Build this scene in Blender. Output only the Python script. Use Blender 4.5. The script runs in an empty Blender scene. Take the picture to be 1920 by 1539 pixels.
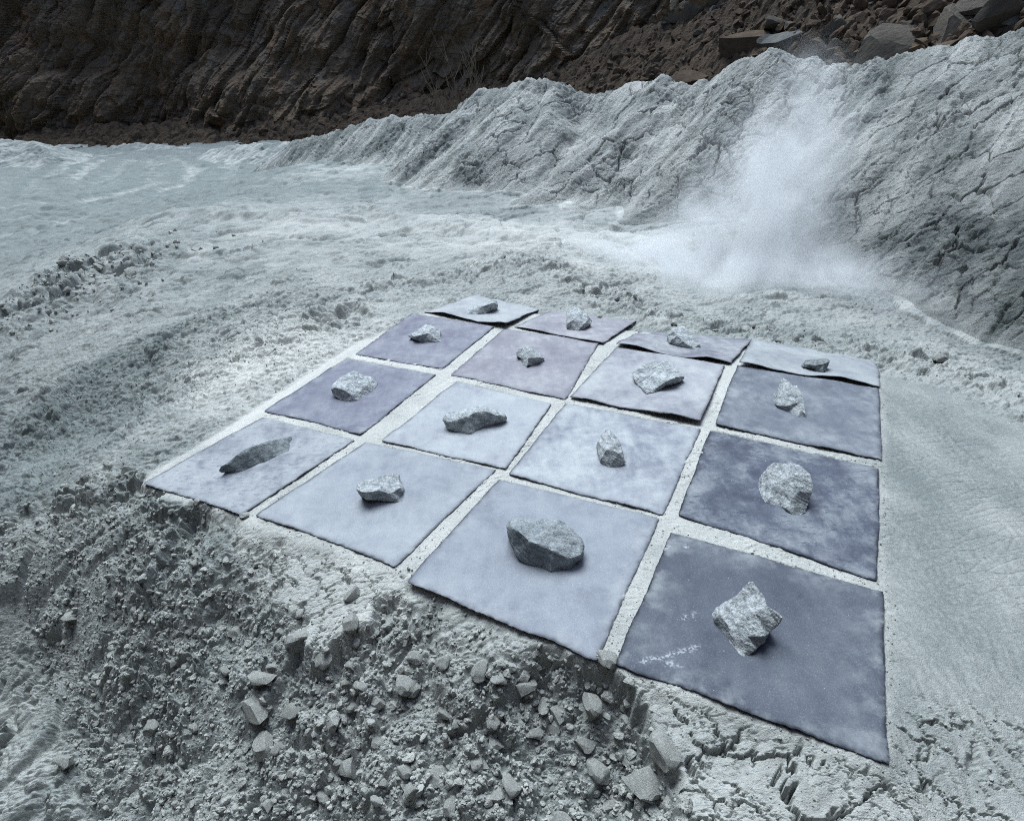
import bpy, bmesh, math, random, os
import numpy as np
from mathutils import Matrix, Vector

random.seed(4)
RNG = np.random.default_rng(7)
C = bpy.context.scene
COL = C.collection
QUAL = float(os.environ.get('SQUAL', '1.0'))

# ------------------------------------------------------------------ camera, world, sun, exposure
FPX, PITCH, ROLL, CAMH = 1106.24, 0.53068, 0.05878, 1.6      # lens in photo pixels (1920 wide), tilt, roll, height above the sheets
cp, sp, cr, sr = math.cos(PITCH), math.sin(PITCH), math.cos(ROLL), math.sin(ROLL)
FW = np.array([0, cp, -sp]); U0 = np.array([0, sp, cp]); R0 = np.array([1.0, 0, 0])
RT = cr * R0 - sr * U0; UP = sr * R0 + cr * U0
CAM = np.array([0, 0, CAMH])

cam_d = bpy.data.cameras.new('camera'); cam = bpy.data.objects.new('camera', cam_d); COL.objects.link(cam)
cam_d.sensor_fit = 'HORIZONTAL'; cam_d.sensor_width = 36.0; cam_d.lens = FPX / 1920 * 36
cam_d.clip_start = 0.05; cam_d.clip_end = 500
cam.matrix_world = Matrix(((RT[0], UP[0], -FW[0], 0), (RT[1], UP[1], -FW[1], 0), (RT[2], UP[2], -FW[2], CAMH), (0, 0, 0, 1)))
C.camera = cam

SUN_EL, SUN_AZ = math.radians(62), math.radians(-14)          # azimuth from +Y, negative = to the left
world = bpy.data.worlds.new('World'); C.world = world; world.use_nodes = True
wn = world.node_tree.nodes; bg = wn['Background']
sky = wn.new('ShaderNodeTexSky'); sky.sky_type = 'NISHITA'; sky.sun_disc = False
sky.sun_elevation = SUN_EL; sky.sun_rotation = SUN_AZ; sky.air_density = 1.0; sky.dust_density = 2.0; sky.ozone_density = 1.5
world.node_tree.links.new(sky.outputs[0], bg.inputs[0]); bg.inputs[1].default_value = 0.085
sun_d = bpy.data.lights.new('sun', 'SUN'); sun = bpy.data.objects.new('sun', sun_d); COL.objects.link(sun)
sun_d.energy = 1.5; sun_d.angle = math.radians(38); sun_d.color = (0.81, 0.935, 1.0)
sdir = Vector((math.sin(SUN_AZ) * math.cos(SUN_EL), math.cos(SUN_AZ) * math.cos(SUN_EL), math.sin(SUN_EL)))
sun.rotation_euler = sdir.to_track_quat('Z', 'Y').to_euler()
C.view_settings.view_transform = 'Standard'; C.view_settings.look = 'None'
C.view_settings.exposure = 1.62; C.view_settings.gamma = 1.0; C.view_settings.use_curve_mapping = False
C.cycles.use_denoising = False; C.cycles.use_adaptive_sampling = False; C.cycles.denoiser = 'OPENIMAGEDENOISE'; C.cycles.denoising_prefilter = 'ACCURATE'; C.cycles.pixel_filter_type = 'BLACKMAN_HARRIS'; C.cycles.filter_width = 1.05
C.cycles.volume_step_rate = 1.0; C.cycles.volume_bounces = 2; C.cycles.max_bounces = 6; C.cycles.diffuse_bounces = 3

# ------------------------------------------------------------------ helpers
def tag(o, label=None, cat=None, group=None, kind=None):
    for k, v in (('label', label), ('category', cat), ('group', group), ('kind', kind)):
        if v: o[k] = v
    return o

def ray(px, py):
    d = FW * FPX + RT * (px - 960) + UP * (769.5 - py)
    return d / np.linalg.norm(d)

def at_z(px, py, z=0.0):
    d = ray(px, py); t = (z - CAMH) / d[2]
    return CAM + d * t

def at_y(px, py, y):
    d = ray(px, py); return CAM + d * (y / d[1])

def hash2(ix, iy, seed):
    with np.errstate(over='ignore'):
        h = ix.astype(np.uint32) * np.uint32(374761393) + iy.astype(np.uint32) * np.uint32(668265263) + np.uint32((seed * 2246822519 + 3266489917) & 0xffffffff)
        h = (h ^ (h >> np.uint32(13))) * np.uint32(1274126177)
        h = (h ^ (h >> np.uint32(15))) * np.uint32(2654435761)
        return h ^ (h >> np.uint32(16))

def h01(h): return (h & np.uint32(0xffffff)).astype(np.float32) / np.float32(0xffffff)

def noise(x, y, seed=0):
    x = np.asarray(x, np.float32); y = np.asarray(y, np.float32)
    fx, fy = np.floor(x), np.floor(y); ix, iy = fx.astype(np.int64), fy.astype(np.int64)
    u, v = x - fx, y - fy
    def g(a, b):
        t = h01(hash2(ix + a, iy + b, seed)) * np.float32(6.2831853)
        return np.cos(t) * (u - a) + np.sin(t) * (v - b)
    su = u * u * u * (u * (u * 6 - 15) + 10); sv = v * v * v * (v * (v * 6 - 15) + 10)
    a = g(0, 0); a = a + (g(1, 0) - a) * su
    b = g(0, 1); b = b + (g(1, 1) - b) * su
    return (a + (b - a) * sv) * 1.5

def fbm(x, y, seed=0, octs=4, gain=0.5):
    r = 0; a = 1.0
    for o in range(octs):
        r = r + a * noise(x * 2 ** o + 17.3 * o, y * 2 ** o - 9.1 * o, seed + o); a *= gain
    return r

def worley(x, y, seed=0):
    """nearest and second nearest feature distance, offset to the nearest, three randoms of its cell"""
    x = np.asarray(x, np.float32); y = np.asarray(y, np.float32)
    fx, fy = np.floor(x), np.floor(y); ix, iy = fx.astype(np.int64), fy.astype(np.int64)
    f1 = np.full(x.shape, 9, np.float32); f2 = f1.copy(); ox = np.zeros_like(f1); oy = np.zeros_like(f1); hh = np.zeros(x.shape, np.uint32)
    for a in (-1, 0, 1):
        for b in (-1, 0, 1):
            h = hash2(ix + a, iy + b, seed)
            jx = (h & np.uint32(0xfff)).astype(np.float32) / 4095 * .9 + .05; jy = ((h >> np.uint32(12)) & np.uint32(0xfff)).astype(np.float32) / 4095 * .9 + .05
            dx = x - (fx + a + jx); dy = y - (fy + b + jy); d = dx * dx + dy * dy
            m = d < f1
            f2 = np.where(m, f1, np.minimum(f2, d)); f1 = np.where(m, d, f1)
            ox = np.where(m, dx, ox); oy = np.where(m, dy, oy); hh = np.where(m, h, hh)
    h2 = hash2(hh, hh >> np.uint32(7), seed + 11)
    return np.sqrt(f1), np.sqrt(f2), ox, oy, h01(h2), h01(hash2(hh, h2, 3)), h01(hash2(h2, hh, 5))

def sstep(a, b, x):
    t = np.clip((x - a) / (b - a), 0, 1); return t * t * (3 - 2 * t)

def blocks(x, y, seed, tilt=1.0, groove=0.25):
    """angular clods: every cell its own height and tilt, grooves between; roughly 0..1"""
    f1, f2, ox, oy, a, b, c = worley(x, y, seed)
    e = f2 - f1
    return (0.25 + 0.75 * a + tilt * ((b - .5) * ox + (c - .5) * oy) * 1.6 - 0.35 * f1 * f1) * sstep(0.0, groove, e)

def plates(x, y, seed):
    f1, f2, ox, oy, a, b, c = worley(x, y, seed); return (a - .5) + ((b - .5) * ox + (c - .5) * oy) * .5

def crumb(x, y, seed):
    f1, f2, ox, oy, a, b, c = worley(x, y, seed)
    return (.5 * a + ((b - .5) * ox + (c - .5) * oy) * 1.7) * (.45 + .55 * sstep(0, .3, f2 - f1)) - .22 * (1 - sstep(0, .14, f2 - f1))

def cracks(x, y, seed, w=0.06):
    f1, f2, *_ = worley(x, y, seed)
    return 1 - sstep(0, w, f2 - f1)

def poly_sdf(poly, x, y):
    """signed distance to a polygon in plan, negative inside"""
    p = np.asarray(poly, float)[:, :2]; n = len(p)
    d = np.full(x.shape, 1e9); s = np.ones(x.shape)
    for i in range(n):
        a, b = p[i], p[(i + 1) % n]; e = b - a
        wx, wy = x - a[0], y - a[1]
        t = np.clip((wx * e[0] + wy * e[1]) / (e @ e), 0, 1)
        d = np.minimum(d, (wx - e[0] * t) ** 2 + (wy - e[1] * t) ** 2)
        c1 = y >= a[1]; c2 = y < b[1]; c3 = e[0] * wy > e[1] * wx
        s = np.where((c1 & c2 & c3) | (~c1 & ~c2 & ~c3), -s, s)
    return s * np.sqrt(d)

def pxpoly(pts, z=0.0): return np.array([at_z(px, py, z) for px, py in pts])

def mesh_np(name, V, F, mat=None, attrs=None, smooth=True, parent=None, sharp=None):
    V = np.asarray(V, np.float32); F = np.asarray(F, np.int32); k = F.shape[1]
    me = bpy.data.meshes.new(name)
    me.vertices.add(len(V)); me.vertices.foreach_set('co', V.ravel())
    me.loops.add(F.size); me.loops.foreach_set('vertex_index', F.ravel())
    me.polygons.add(len(F)); me.polygons.foreach_set('loop_start', np.arange(0, F.size, k, dtype=np.int32))
    try: me.polygons.foreach_set('loop_total', np.full(len(F), k, np.int32))
    except Exception: pass
    me.polygons.foreach_set('use_smooth', np.full(len(F), smooth, bool))
    me.update(calc_edges=True)
    for an, av in (attrs or {}).items():
        at = me.attributes.new(an, 'FLOAT', 'POINT'); at.data.foreach_set('value', np.asarray(av, np.float32))
    if sharp: me.set_sharp_from_angle(angle=math.radians(sharp))
    if mat: me.materials.append(mat)
    o = bpy.data.objects.new(name, me); COL.objects.link(o)
    if parent: o.parent = parent
    return o

# ------------------------------------------------------------------ materials
class Nt:
    def __init__(s, name):
        s.m = bpy.data.materials.new(name); s.m.use_nodes = True; s.t = s.m.node_tree
        s.b = s.t.nodes['Principled BSDF']; s.b.inputs['Roughness'].default_value = .95; s.b.inputs['Specular IOR Level'].default_value = .15
        s.tc = s.t.nodes.new('ShaderNodeTexCoord')
    def n(s, t, **kw):
        x = s.t.nodes.new('ShaderNode' + t)
        for k, v in kw.items(): setattr(x, k, v)
        return x
    def l(s, a, b): s.t.links.new(a, b)
    def set(s, inp, v):
        if isinstance(v, (int, float)): inp.default_value = v
        elif isinstance(v, tuple): inp.default_value = v if len(v) != 3 or inp.type == 'VECTOR' else (*v, 1)
        else: s.l(v, inp)
    def noise(s, scale, detail=4, rough=.55, stretch=None, off=None, dist=0.0):
        v = s.tc.outputs['Object']
        if stretch or off:
            mp = s.n('Mapping'); s.l(v, mp.inputs[0])
            if stretch: mp.inputs['Scale'].default_value = stretch
            if off: mp.inputs['Location'].default_value = off
            v = mp.outputs[0]
        x = s.n('TexNoise'); s.l(v, x.inputs['Vector']); x.inputs['Scale'].default_value = scale
        x.inputs['Detail'].default_value = detail; x.inputs['Roughness'].default_value = rough; x.inputs['Distortion'].default_value = dist
        return x.outputs['Fac']
    def math(s, op, a, b=0.0, clamp=False):
        x = s.n('Math', operation=op); x.use_clamp = clamp; s.set(x.inputs[0], a); s.set(x.inputs[1], b); return x.outputs[0]
    def rng(s, v, a, b, c=0.0, d=1.0):
        x = s.n('MapRange'); s.set(x.inputs[0], v)
        for i, q in enumerate((a, b, c, d)): x.inputs[i + 1].default_value = q
        return x.outputs[0]
    def mix(s, f, a, b, mode='MIX'):
        x = s.n('Mix', data_type='RGBA', blend_type=mode); s.set(x.inputs[0], f); s.set(x.inputs[6], a); s.set(x.inputs[7], b); return x.outputs[2]
    def attr(s, name):
        x = s.n('Attribute'); x.attribute_name = name; return x.outputs['Fac']
    def bump(s, h, strength=.4, dist=.01):
        x = s.n('Bump'); s.l(h, x.inputs['Height']); x.inputs['Strength'].default_value = strength; x.inputs['Distance'].default_value = dist
        s.l(x.outputs[0], s.b.inputs['Normal'])
    def col(s, c): s.set(s.b.inputs['Base Color'], c); return s.m

def ground_material():
    k = Nt('clay_ground')
    tone = k.attr('tone'); damp_shade = k.attr('damp_shade')
    f = k.noise(3.0, 6, .6); g = k.noise(70, 6, .75)
    t = k.math('ADD', tone, k.rng(f, .3, .7, -.13, .13)); t = k.math('ADD', t, k.rng(g, .35, .65, -.20, .17), True)
    c = k.mix(t, (.182, .207, .202), (.55, .555, .525))
    c = k.mix(k.math('MULTIPLY', damp_shade, k.rng(f, .3, .65, .5, 1.0), True), c, (.125, .14, .145))
    cs = k.math('MULTIPLY', k.math('MULTIPLY', k.noise(13, 7, .72), k.attr('coarse')), 5.0)
    k.bump(k.math('ADD', cs, k.math('ADD', k.math('MULTIPLY', g, .7), k.noise(260, 3, .6))), .7, .006)
    return k.col(c)

def hill_material():
    k = Nt('cracked_clay')
    tone = k.attr('tone'); damp_shade = k.attr('damp_shade')
    f = k.noise(1.3, 6, .6); g = k.noise(28, 6, .65)
    t = k.math('ADD', tone, k.rng(f, .3, .7, -.25, .25)); t = k.math('ADD', t, k.rng(g, .3, .7, -.2, .2), True)
    c = k.mix(t, (.14, .161, .156), (.525, .535, .51))
    c = k.mix(k.math('MULTIPLY', damp_shade, k.rng(f, .3, .65, .5, 1.0), True), c, (.12, .135, .135))
    k.bump(k.math('ADD', k.math('MULTIPLY', g, 1.0), k.noise(90, 4, .7)), .9, .035)
    return k.col(c)

def clod_material():
    k = Nt('dry_clay_clod')
    g = k.noise(9, 5, .6)
    c = k.mix(k.rng(g, .3, .7), (.27, .285, .270), (.475, .482, .455))
    k.bump(k.noise(40, 5, .65), .6, .05)
    return k.col(c)

def granite_material(name, dark=(.10, .125, .14), light=(.47, .51, .53), vein=.35, fine=1.0, off=(0, 0, 0)):
    k = Nt(name)
    a = k.noise(45 * fine, 7, .75, off=off); b = k.noise(170 * fine, 4, .75, off=off); s = k.noise(14 * fine, 6, .6, stretch=(1, 1, 5), off=off, dist=1.2)
    t = k.math('ADD', k.math('MULTIPLY', a, .55), k.math('MULTIPLY', b, .45))
    t = k.rng(t, .36, .58)
    t = k.math('ADD', t, k.math('MULTIPLY', k.rng(s, .4, .62, -1, .6), vein), True)
    c = k.mix(t, dark, light)
    k.bump(k.math('ADD', k.math('MULTIPLY', a, 1.2), k.math('MULTIPLY', b, .5)), .75, .012)
    k.b.inputs['Roughness'].default_value = .85
    return k.col(c)

def cliff_material():
    k = Nt('brown_quarry_rock')
    f = k.noise(.28, 8, .65); s = k.noise(.5, 7, .65, stretch=(1.6, 1, .5), dist=.8); g = k.noise(5, 6, .7); b = k.noise(.9, 4, .6, off=(9, 3, 1))
    c = k.mix(k.rng(f, .35, .65), (.15, .112, .078), (.29, .215, .145))
    c = k.mix(k.rng(s, .52, .70), c, (.33, .20, .11))
    c = k.mix(k.math('MULTIPLY', k.rng(b, .52, .72), .7), c, (.26, .25, .215))
    c = k.mix(k.rng(g, .3, .7, 0, .85), c, (.10, .078, .055))
    k.bump(k.math('ADD', k.math('MULTIPLY', g, .6), k.noise(1.6, 8, .68, dist=.5)), .9, .3)
    return k.col(c)

def scree_material():
    k = Nt('brown_scree_soil')
    f = k.noise(.6, 7, .65); g = k.noise(7, 5, .7)
    c = k.mix(k.rng(f, .35, .65), (.070, .054, .041), (.12, .088, .060))
    c = k.mix(k.rng(g, .35, .7, 0, .7), c, (.052, .040, .028))
    k.bump(g, .9, .15)
    return k.col(c)

def scree_rock_material(name, a, b, e):
    k = Nt(name)
    f = k.noise(1.6, 6, .65); g = k.noise(9, 6, .7)
    c = k.mix(k.rng(f, .35, .65), a, b)
    c = k.mix(k.rng(g, .45, .75, 0, .8), c, e)
    k.bump(k.math('ADD', f, k.math('MULTIPLY', g, .5)), .8, .12)
    return k.col(c)

def sheet_material(i, base, pale, dark, mott, spots, seed):
    k = Nt('stained_felt')
    off = (seed * 3.1, seed * 1.7, 0)
    a = k.noise(3.4, 8, .66, off=off, dist=.4); b = k.noise(16, 7, .7, off=off, dist=.3); g = k.noise(300, 3, .7, off=off); w = k.noise(7, 4, .55, stretch=(3, .7, 1), off=off)
    t = k.math('ADD', k.rng(a, .36, .64, -.5, .5), k.rng(b, .35, .65, -.28, .28))
    t = k.math('ADD', t, k.rng(w, .35, .65, -.16, .16))
    t = k.math('ADD', k.math('MULTIPLY', t, mott * .80), .5, True)
    c = k.mix(k.rng(t, .5, 1), base, pale); c = k.mix(k.rng(t, .5, 0), c, dark)
    c = k.mix(k.rng(g, .3, .65, .42, 0), c, (dark[0] * .6, dark[1] * .6, dark[2] * .6)); c = k.mix(k.rng(g, .58, .75, 0, .25), c, (.6, .62, .65))
    if spots:
        sp = k.noise(26, 2, .5, stretch=(1, 2.0, 1), off=off)
        c = k.mix(k.math('MULTIPLY', k.rng(sp, .56, .70), spots, True), c, dark)
    dust = k.noise(120, 2, .5, off=off); c = k.mix(k.rng(dust, .73, .78, 0, .4), c, (.6, .63, .66))
    drift = k.attr('drift'); c = k.mix(k.math('MULTIPLY', drift, k.rng(k.noise(9, 6, .65, off=(seed, 4, 0)), .46, .66, 0, .55)), c, (.44, .465, .47)); c = k.mix(k.math('MULTIPLY', k.rng(k.noise(5, 5, .6, off=(2, seed, 0)), .56, .68, 0, .5), k.rng(b, .35, .6)), c, dark)
    edge = k.attr('edge'); c = k.mix(k.math('MULTIPLY', edge, k.rng(b, .35, .6, .2, .9)), c, (dark[0] * .45, dark[1] * .45, dark[2] * .45))
    c = k.mix(k.math('MULTIPLY', k.attr('chalk'), k.rng(dust, .46, .60, 0, .7)), c, (.42, .45, .48))
    k.bump(k.math('ADD', k.math('MULTIPLY', g, .5), b), .35, .004)
    k.b.inputs['Roughness'].default_value = .9
    return k.col(c)

M_GROUND, M_HILL, M_CLOD, M_CLIFF, M_SCREE = ground_material(), hill_material(), clod_material(), cliff_material(), scree_material()

# ------------------------------------------------------------------ terrain: bare shape
OY = -1.5                                                     # the polar grid of the terrain starts a little behind the tripod
def polar(x, y): return np.arctan2(x, y - OY), np.log(np.hypot(x, y - OY))

# corners of the sheets in the photo (left, far, right, near) and their heights where not flat
Q = {(0,0):[(275,905),(495,783),(663,825),(455,963)],(1,0):[(487,965),(690,830),(925,880),(740,1057)],(2,0):[(770,1090),(940,900),(1230,970),(1115,1230)],(3,0):[(1160,1240),(1265,1000),(1648,1108),(1655,1425)],
 (0,1):[(500,770),(653,672),(815,703),(677,812)],(1,1):[(722,826),(858,716),(1032,757),(945,878)],(2,1):[(960,888),(1065,757),(1308,805),(1240,963)],(3,1):[(1277,965),(1335,808),(1642,878),(1637,1083)],
 (0,2):[(668,665),(775,588),(925,612),(830,690)],(1,2):[(850,703),(947,618),(1122,640),(1058,745)],(2,2):[(1072,745),(1160,652),(1355,683),(1310,785)],(3,2):[(1347,797),(1385,685),(1643,728),(1645,860)],
 (0,3):[(797,583),(893,553),(1008,580),(948,608)],(1,3):[(968,613),(1035,584),(1192,602),(1128,642)],(2,3):[(1158,646),(1205,620),(1405,637),(1367,680)],(3,3):[(1390,682),(1413,637),(1637,673),(1648,722)]}
ZC = {(0,3):(.012,-.055,-.085,.03),(1,3):(.008,-.09,-.115,.012),(2,3):(.026,-.12,-.12,.010),(3,3):(.026,-.12,-.135,.012),(2,2):(.008,.008,.008,.035),(3,2):(.008,.010,.008,.008)}

# (photo pixel, height above the sheets): lower ground, valley and basin
LOW = [(275,905,-.05),(350,950,-.08),(455,975,-.08),(620,1060,-.07),(740,1075,-.06),(780,1110,-.07),(940,1190,-.09),(1110,1250,-.09),(1200,1290,-.09),
 (1260,1400,-.11),(1280,1539,-.14),(1650,1470,-.15),(1900,1539,-.15),(1290,1800,-.25),
 (430,1030,-.09),(300,1050,-.15),(100,1100,-.42),(100,980,-.25),(240,950,-.06),(500,1100,-.15),(560,1200,-.17),(700,1180,-.11),(900,1250,-.14),(1100,1350,-.17),
 (640,1280,-.20),(480,1330,-.30),(300,1300,-.48),(100,1290,-.72),(0,1250,-.76),(0,1460,-.86),(160,1380,-.72),(300,1520,-.70),(600,1520,-.40),(800,1400,-.26),(950,1539,-.30),(1200,1500,-.22),(-300,1400,-1.0),(-300,1100,-.85),
 (0,1120,-.52),(-300,900,-.75),(600,1900,-.45),(0,1900,-.8),(1200,1900,-.3),
 (480,705,0),(400,745,-.03),(300,795,-.07),(220,835,-.11),(120,890,-.18),(0,945,-.32),(-150,1000,-.45),
 (60,858,-.62),(180,800,-.42),(0,830,-.70),(300,760,-.22),(360,715,-.12),(-200,880,-.8),
 (0,700,-.58),(150,720,-.36),(250,650,-.20),(100,600,-.42),(300,560,-.16),(150,510,-.24),(210,470,-.22),(400,480,-.09),(400,600,-.06),(600,450,-.08),(600,600,-.01),(500,650,0),(650,560,0),(800,520,-.02),
 (0,575,-.66),(-200,640,-.9),(70,535,-.45),(330,405,-.20),(450,395,-.18),(560,400,-.16),(700,410,-.14),(800,440,-.08),
 (300,380,-1.0),(200,420,-1.3),(0,450,-1.6),(-200,470,-1.8),(400,335,-.95),(470,315,-.75),(550,300,-.55),(700,330,-.42),(620,360,-.36),(800,300,-.36),(900,320,-.30),(560,350,-.45),(470,350,-.55),(800,360,-.28),(900,400,-.22),(1000,430,-.18),
 (330,345,-1.35),(200,300,-1.5),(0,345,-1.5),(-200,300,-1.5),(200,350,-1.5),(100,400,-1.6),(600,284,-.55),(430,285,-1.0),(850,290,-.4),
 (1100,445,-.16),(1250,450,-.22),(1300,500,-.26),(1500,480,-.28),(1500,560,-.26),(1450,600,-.20),(1250,560,-.16),(1150,520,-.10),(1050,480,-.08),(950,500,-.03),(1700,560,-.30),(1850,600,-.33),(1920,650,-.34),(1700,640,-.24),(1920,560,-.36),(2200,620,-.4),
 (900,555,-.06),(1020,580,-.10),(1200,603,-.12),(1410,637,-.14),(1640,673,-.15),(1740,690,-.16),(1850,730,-.18),(2000,760,-.22),
 (1300,610,-.14),(1520,650,-.17)]
# the same for the flat top that carries the sheets
TOP = [(790,585,0),(960,612,-.01),(1150,645,-.015),(1370,682,-.015),(1648,726,-.015),(895,556,-.07),(1020,580,-.10),(1200,606,-.13),(1410,640,-.135),(1640,676,-.15),(1740,700,-.15),
 (600,600,0),(500,700,0),(280,905,0),(660,830,0),(1000,760,0),(1050,900,0),(900,900,0),(1250,965,0),(1115,1225,-.005),(1160,1240,-.005),(740,1060,-.005),(455,965,-.005),
 (1650,900,0),(1650,1425,-.005),(1800,800,-.05),(1900,900,-.06),(1900,1200,-.06),(1800,1400,-.06),(2200,1000,-.14),(2200,1500,-.15),(1220,1280,-.01),(1290,1400,-.05),(1300,1539,-.08),(1500,1460,-.035),(1500,1539,-.07),(1800,1539,-.09),(1400,1900,-.14),(1900,1900,-.15),
 (560,1170,-.09),(520,1060,-.03),(640,1130,-.045),(900,1140,-.02),(780,1100,-.02),(250,870,-.02),(400,740,-.02),(900,480,-.05),(1700,640,-.2),(2100,760,-.22),(1100,520,-.12),(600,500,-.03)]

def fit_tps(pts):
    P = np.array([at_z(px, py, z) for px, py, z in pts]); a, r = polar(P[:, 0], P[:, 1])
    X = np.stack([a, r], 1); n = len(X)
    D = np.hypot(*(X[:, None] - X[None]).transpose(2, 0, 1)); K = D * D * np.log(D + 1e-9) + np.eye(n) * 2e-4
    A = np.zeros((n + 3, n + 3)); A[:n, :n] = K; A[:n, n] = 1; A[:n, n + 1:] = X; A[n:, :n] = A[:n, n:].T
    w = np.linalg.solve(A, np.concatenate([P[:, 2], np.zeros(3)]))
    return X, w

def eval_tps(fit, a, r):
    X, w = fit; out = w[-3] + w[-2] * a + w[-1] * r
    for i in range(len(X)):
        d2 = (a - X[i, 0]) ** 2 + (r - X[i, 1]) ** 2
        out = out + w[i] * .5 * d2 * np.log(d2 + 1e-18)
    return out

AMIN, AMAX, RMIN, RMAX = -1.05, 1.05, math.log(1.0), math.log(66.0)
GA, GR = 360, 460
ga = np.linspace(AMIN, AMAX, GA); gr = np.linspace(RMIN, RMAX, GR)
AA, RR = np.meshgrid(ga, gr, indexing='ij')
fl, ft = fit_tps(LOW), fit_tps(TOP)
ZL = np.clip(eval_tps(fl, AA, RR), -2.2, .15); ZT = np.clip(eval_tps(ft, AA, RR), -.5, .06)
far = sstep(math.log(19), math.log(27), RR)                    # beyond the heap: the valley floor
ZL = ZL * (1 - far) + far * (-1.5)

def lut(Z, a, r):
    u = np.clip((a - AMIN) / (AMAX - AMIN) * (GA - 1), 0, GA - 1.001); v = np.clip((r - RMIN) / (RMAX - RMIN) * (GR - 1), 0, GR - 1.001)
    i, j = u.astype(int), v.astype(int); u, v = u - i, v - j
    return (Z[i, j] * (1 - u) + Z[i + 1, j] * u) * (1 - v) + (Z[i, j + 1] * (1 - u) + Z[i + 1, j + 1] * u) * v

# outline of the flat top, in plan
TOPPOLY = pxpoly([(232,872),(268,908),(350,938),(452,968),(436,985),(440,1012),(500,1008),(516,1070),(548,1140),(575,1190),(612,1172),(648,1150),(690,1120),(735,1088),(762,1078),
 (778,1112),(850,1150),(960,1188),(1060,1222),(1112,1236),(1150,1238),(1205,1262),(1222,1290),(1240,1345),(1268,1392),(1276,1450),(1284,1539),(1290,1800),(1400,2300),(2600,2300),(3000,1200),(2300,760),(1740,690),(1640,668),
 (1405,632),(1200,600),(1010,574),(895,546),(780,560),(640,600),(500,660),(440,705),(320,790)])

# the heap: crest and spurs as lines (photo pixel, distance), slopes at the angle of repose
def line(pts, slope): return (np.array([at_y(*p) for p in pts]), slope)
HEAP = [line([(560,268,20.5),(620,250,19),(695,227,17.6),(760,220,16.8),(850,213,15.6),(905,172,14.2),(990,152,13.2),(1045,153,12.8),(1110,182,12.4),(1190,160,11.8),(1240,143,11.4),(1282,158,11.1),(1330,150,10.8),(1400,108,10.4),(1455,96,10.1),(1520,110,9.8),(1570,124,9.5),(1640,116,9.2),(1760,90,8.6),(1850,70,8.2),(1925,52,7.9),(2100,15,7.3),(2400,-30,6.6)], .78),
 line([(905,172,14.2),(860,215,13.5),(800,262,13.2)], .75),
 line([(990,152,13.2),(955,200,12.3),(905,255,11.9),(840,300,11.9)], .62),
 line([(1045,153,12.8),(1030,215,11.8),(985,270,11.2),(930,325,10.9),(870,372,10.9)], .72),
 line([(1240,143,11.4),(1215,185,10.8),(1150,250,10.2),(1085,305,9.7),(1010,360,9.2),(920,410,8.9)], .68),
 line([(1282,158,11.1),(1255,240,10.0),(1205,300,9.4),(1130,360,8.8),(1040,412,8.3)], .80),
 line([(1400,108,10.4),(1370,170,9.6),(1330,240,8.9),(1285,310,8.3),(1240,365,7.9),(1180,415,7.4)], .82),
 line([(1455,96,10.1),(1470,180,9.2),(1465,260,8.5),(1440,330,8.0)], .70),
 line([(1640,116,9.2),(1640,200,8.2),(1660,255,7.5),(1650,300,7.0),(1600,345,6.7)], .72),
 line([(1760,90,8.6),(1790,190,7.3),(1800,290,6.4),(1790,380,5.6),(1760,450,5.1)], .62),
 line([(1925,52,7.9),(1960,180,6.5),(2000,330,5.2),(2000,430,4.6),(1950,505,4.2)], .60),
 line([(2100,15,7.3),(2250,200,5.4),(2350,420,4.0),(2300,540,3.5)], .6)]
MOUNDS = [line([(-120,262,33),(0,262,33),(60,266,33),(105,290,31)], .42), line([(215,272,37),(262,268,37)], .5), line([(285,270,36),(350,278,35)], .45),
 line([(400,280,30),(440,273,29),(500,268,28),(560,266,27)], .5), line([(560,262,22),(590,258,21.5),(612,268,21)], .55), line([(110,272,40),(160,271,40)], .5)]

def cone(lines, x, y):
    z = np.full(x.shape, -9.0)
    for P, s in lines:
        for a, b in zip(P[:-1], P[1:]):
            e = b[:2] - a[:2]; t = np.clip(((x - a[0]) * e[0] + (y - a[1]) * e[1]) / (e @ e), 0, 1)
            d = np.hypot(x - a[0] - e[0] * t, y - a[1] - e[1] * t)
            q = a[2] + (b[2] - a[2]) * t - s * np.sqrt(d * d + .012) + s * .11
            h = np.clip(.5 + .5 * (q - z) / .16, 0, 1); z = z + (q - z) * h + .16 * h * (1 - h) * .55
    return z

TOPB = [None]
def base(x, y, sharp=.05, warp=0.0):
    a, r = polar(x, y)
    zl, zt = lut(ZL, a, r), lut(ZT, a, r)
    sd = poly_sdf(TOPPOLY, x, y) + warp
    m = 1 - sstep(-sharp * .4, sharp, sd)
    g = zl + (zt - zl) * m
    hp = cone(HEAP, x, y); md = cone(MOUNDS, x, y)
    return g, np.maximum(hp, md), m

def smax(a, b, k):
    h = np.clip(.5 + .5 * (b - a) / k, 0, 1); return a + (b - a) * h + k * h * (1 - h)

def edge_warp(x, y): return fbm(x * 4.2, y * 4.2, 21, 3) * .055 + (blocks(x * 9, y * 9, 22) - .5) * .04 + (blocks(x * 24, y * 24, 23) - .5) * .02
def edge_soft(x, y): return .05 + .22 * sstep(-.15, .4, noise(x * 2.1, y * 2.1, 24))

def base_z(x, y, fine=False):
    g, h, m = base(x, y, edge_soft(x, y), edge_warp(x, y)) if fine else base(x, y); return smax(g, h, .28)

def hit(px, py):
    """where a line of sight meets the bare terrain: used to lay features out in plan"""
    d = ray(px, py); t = np.exp(np.linspace(math.log(1.2), math.log(60), 1500))
    P = CAM + d * t[:, None]; z = base_z(P[:, 0], P[:, 1]); k = np.argmax(P[:, 2] < z)
    return np.array([P[k, 0], P[k, 1], z[k]])

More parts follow.
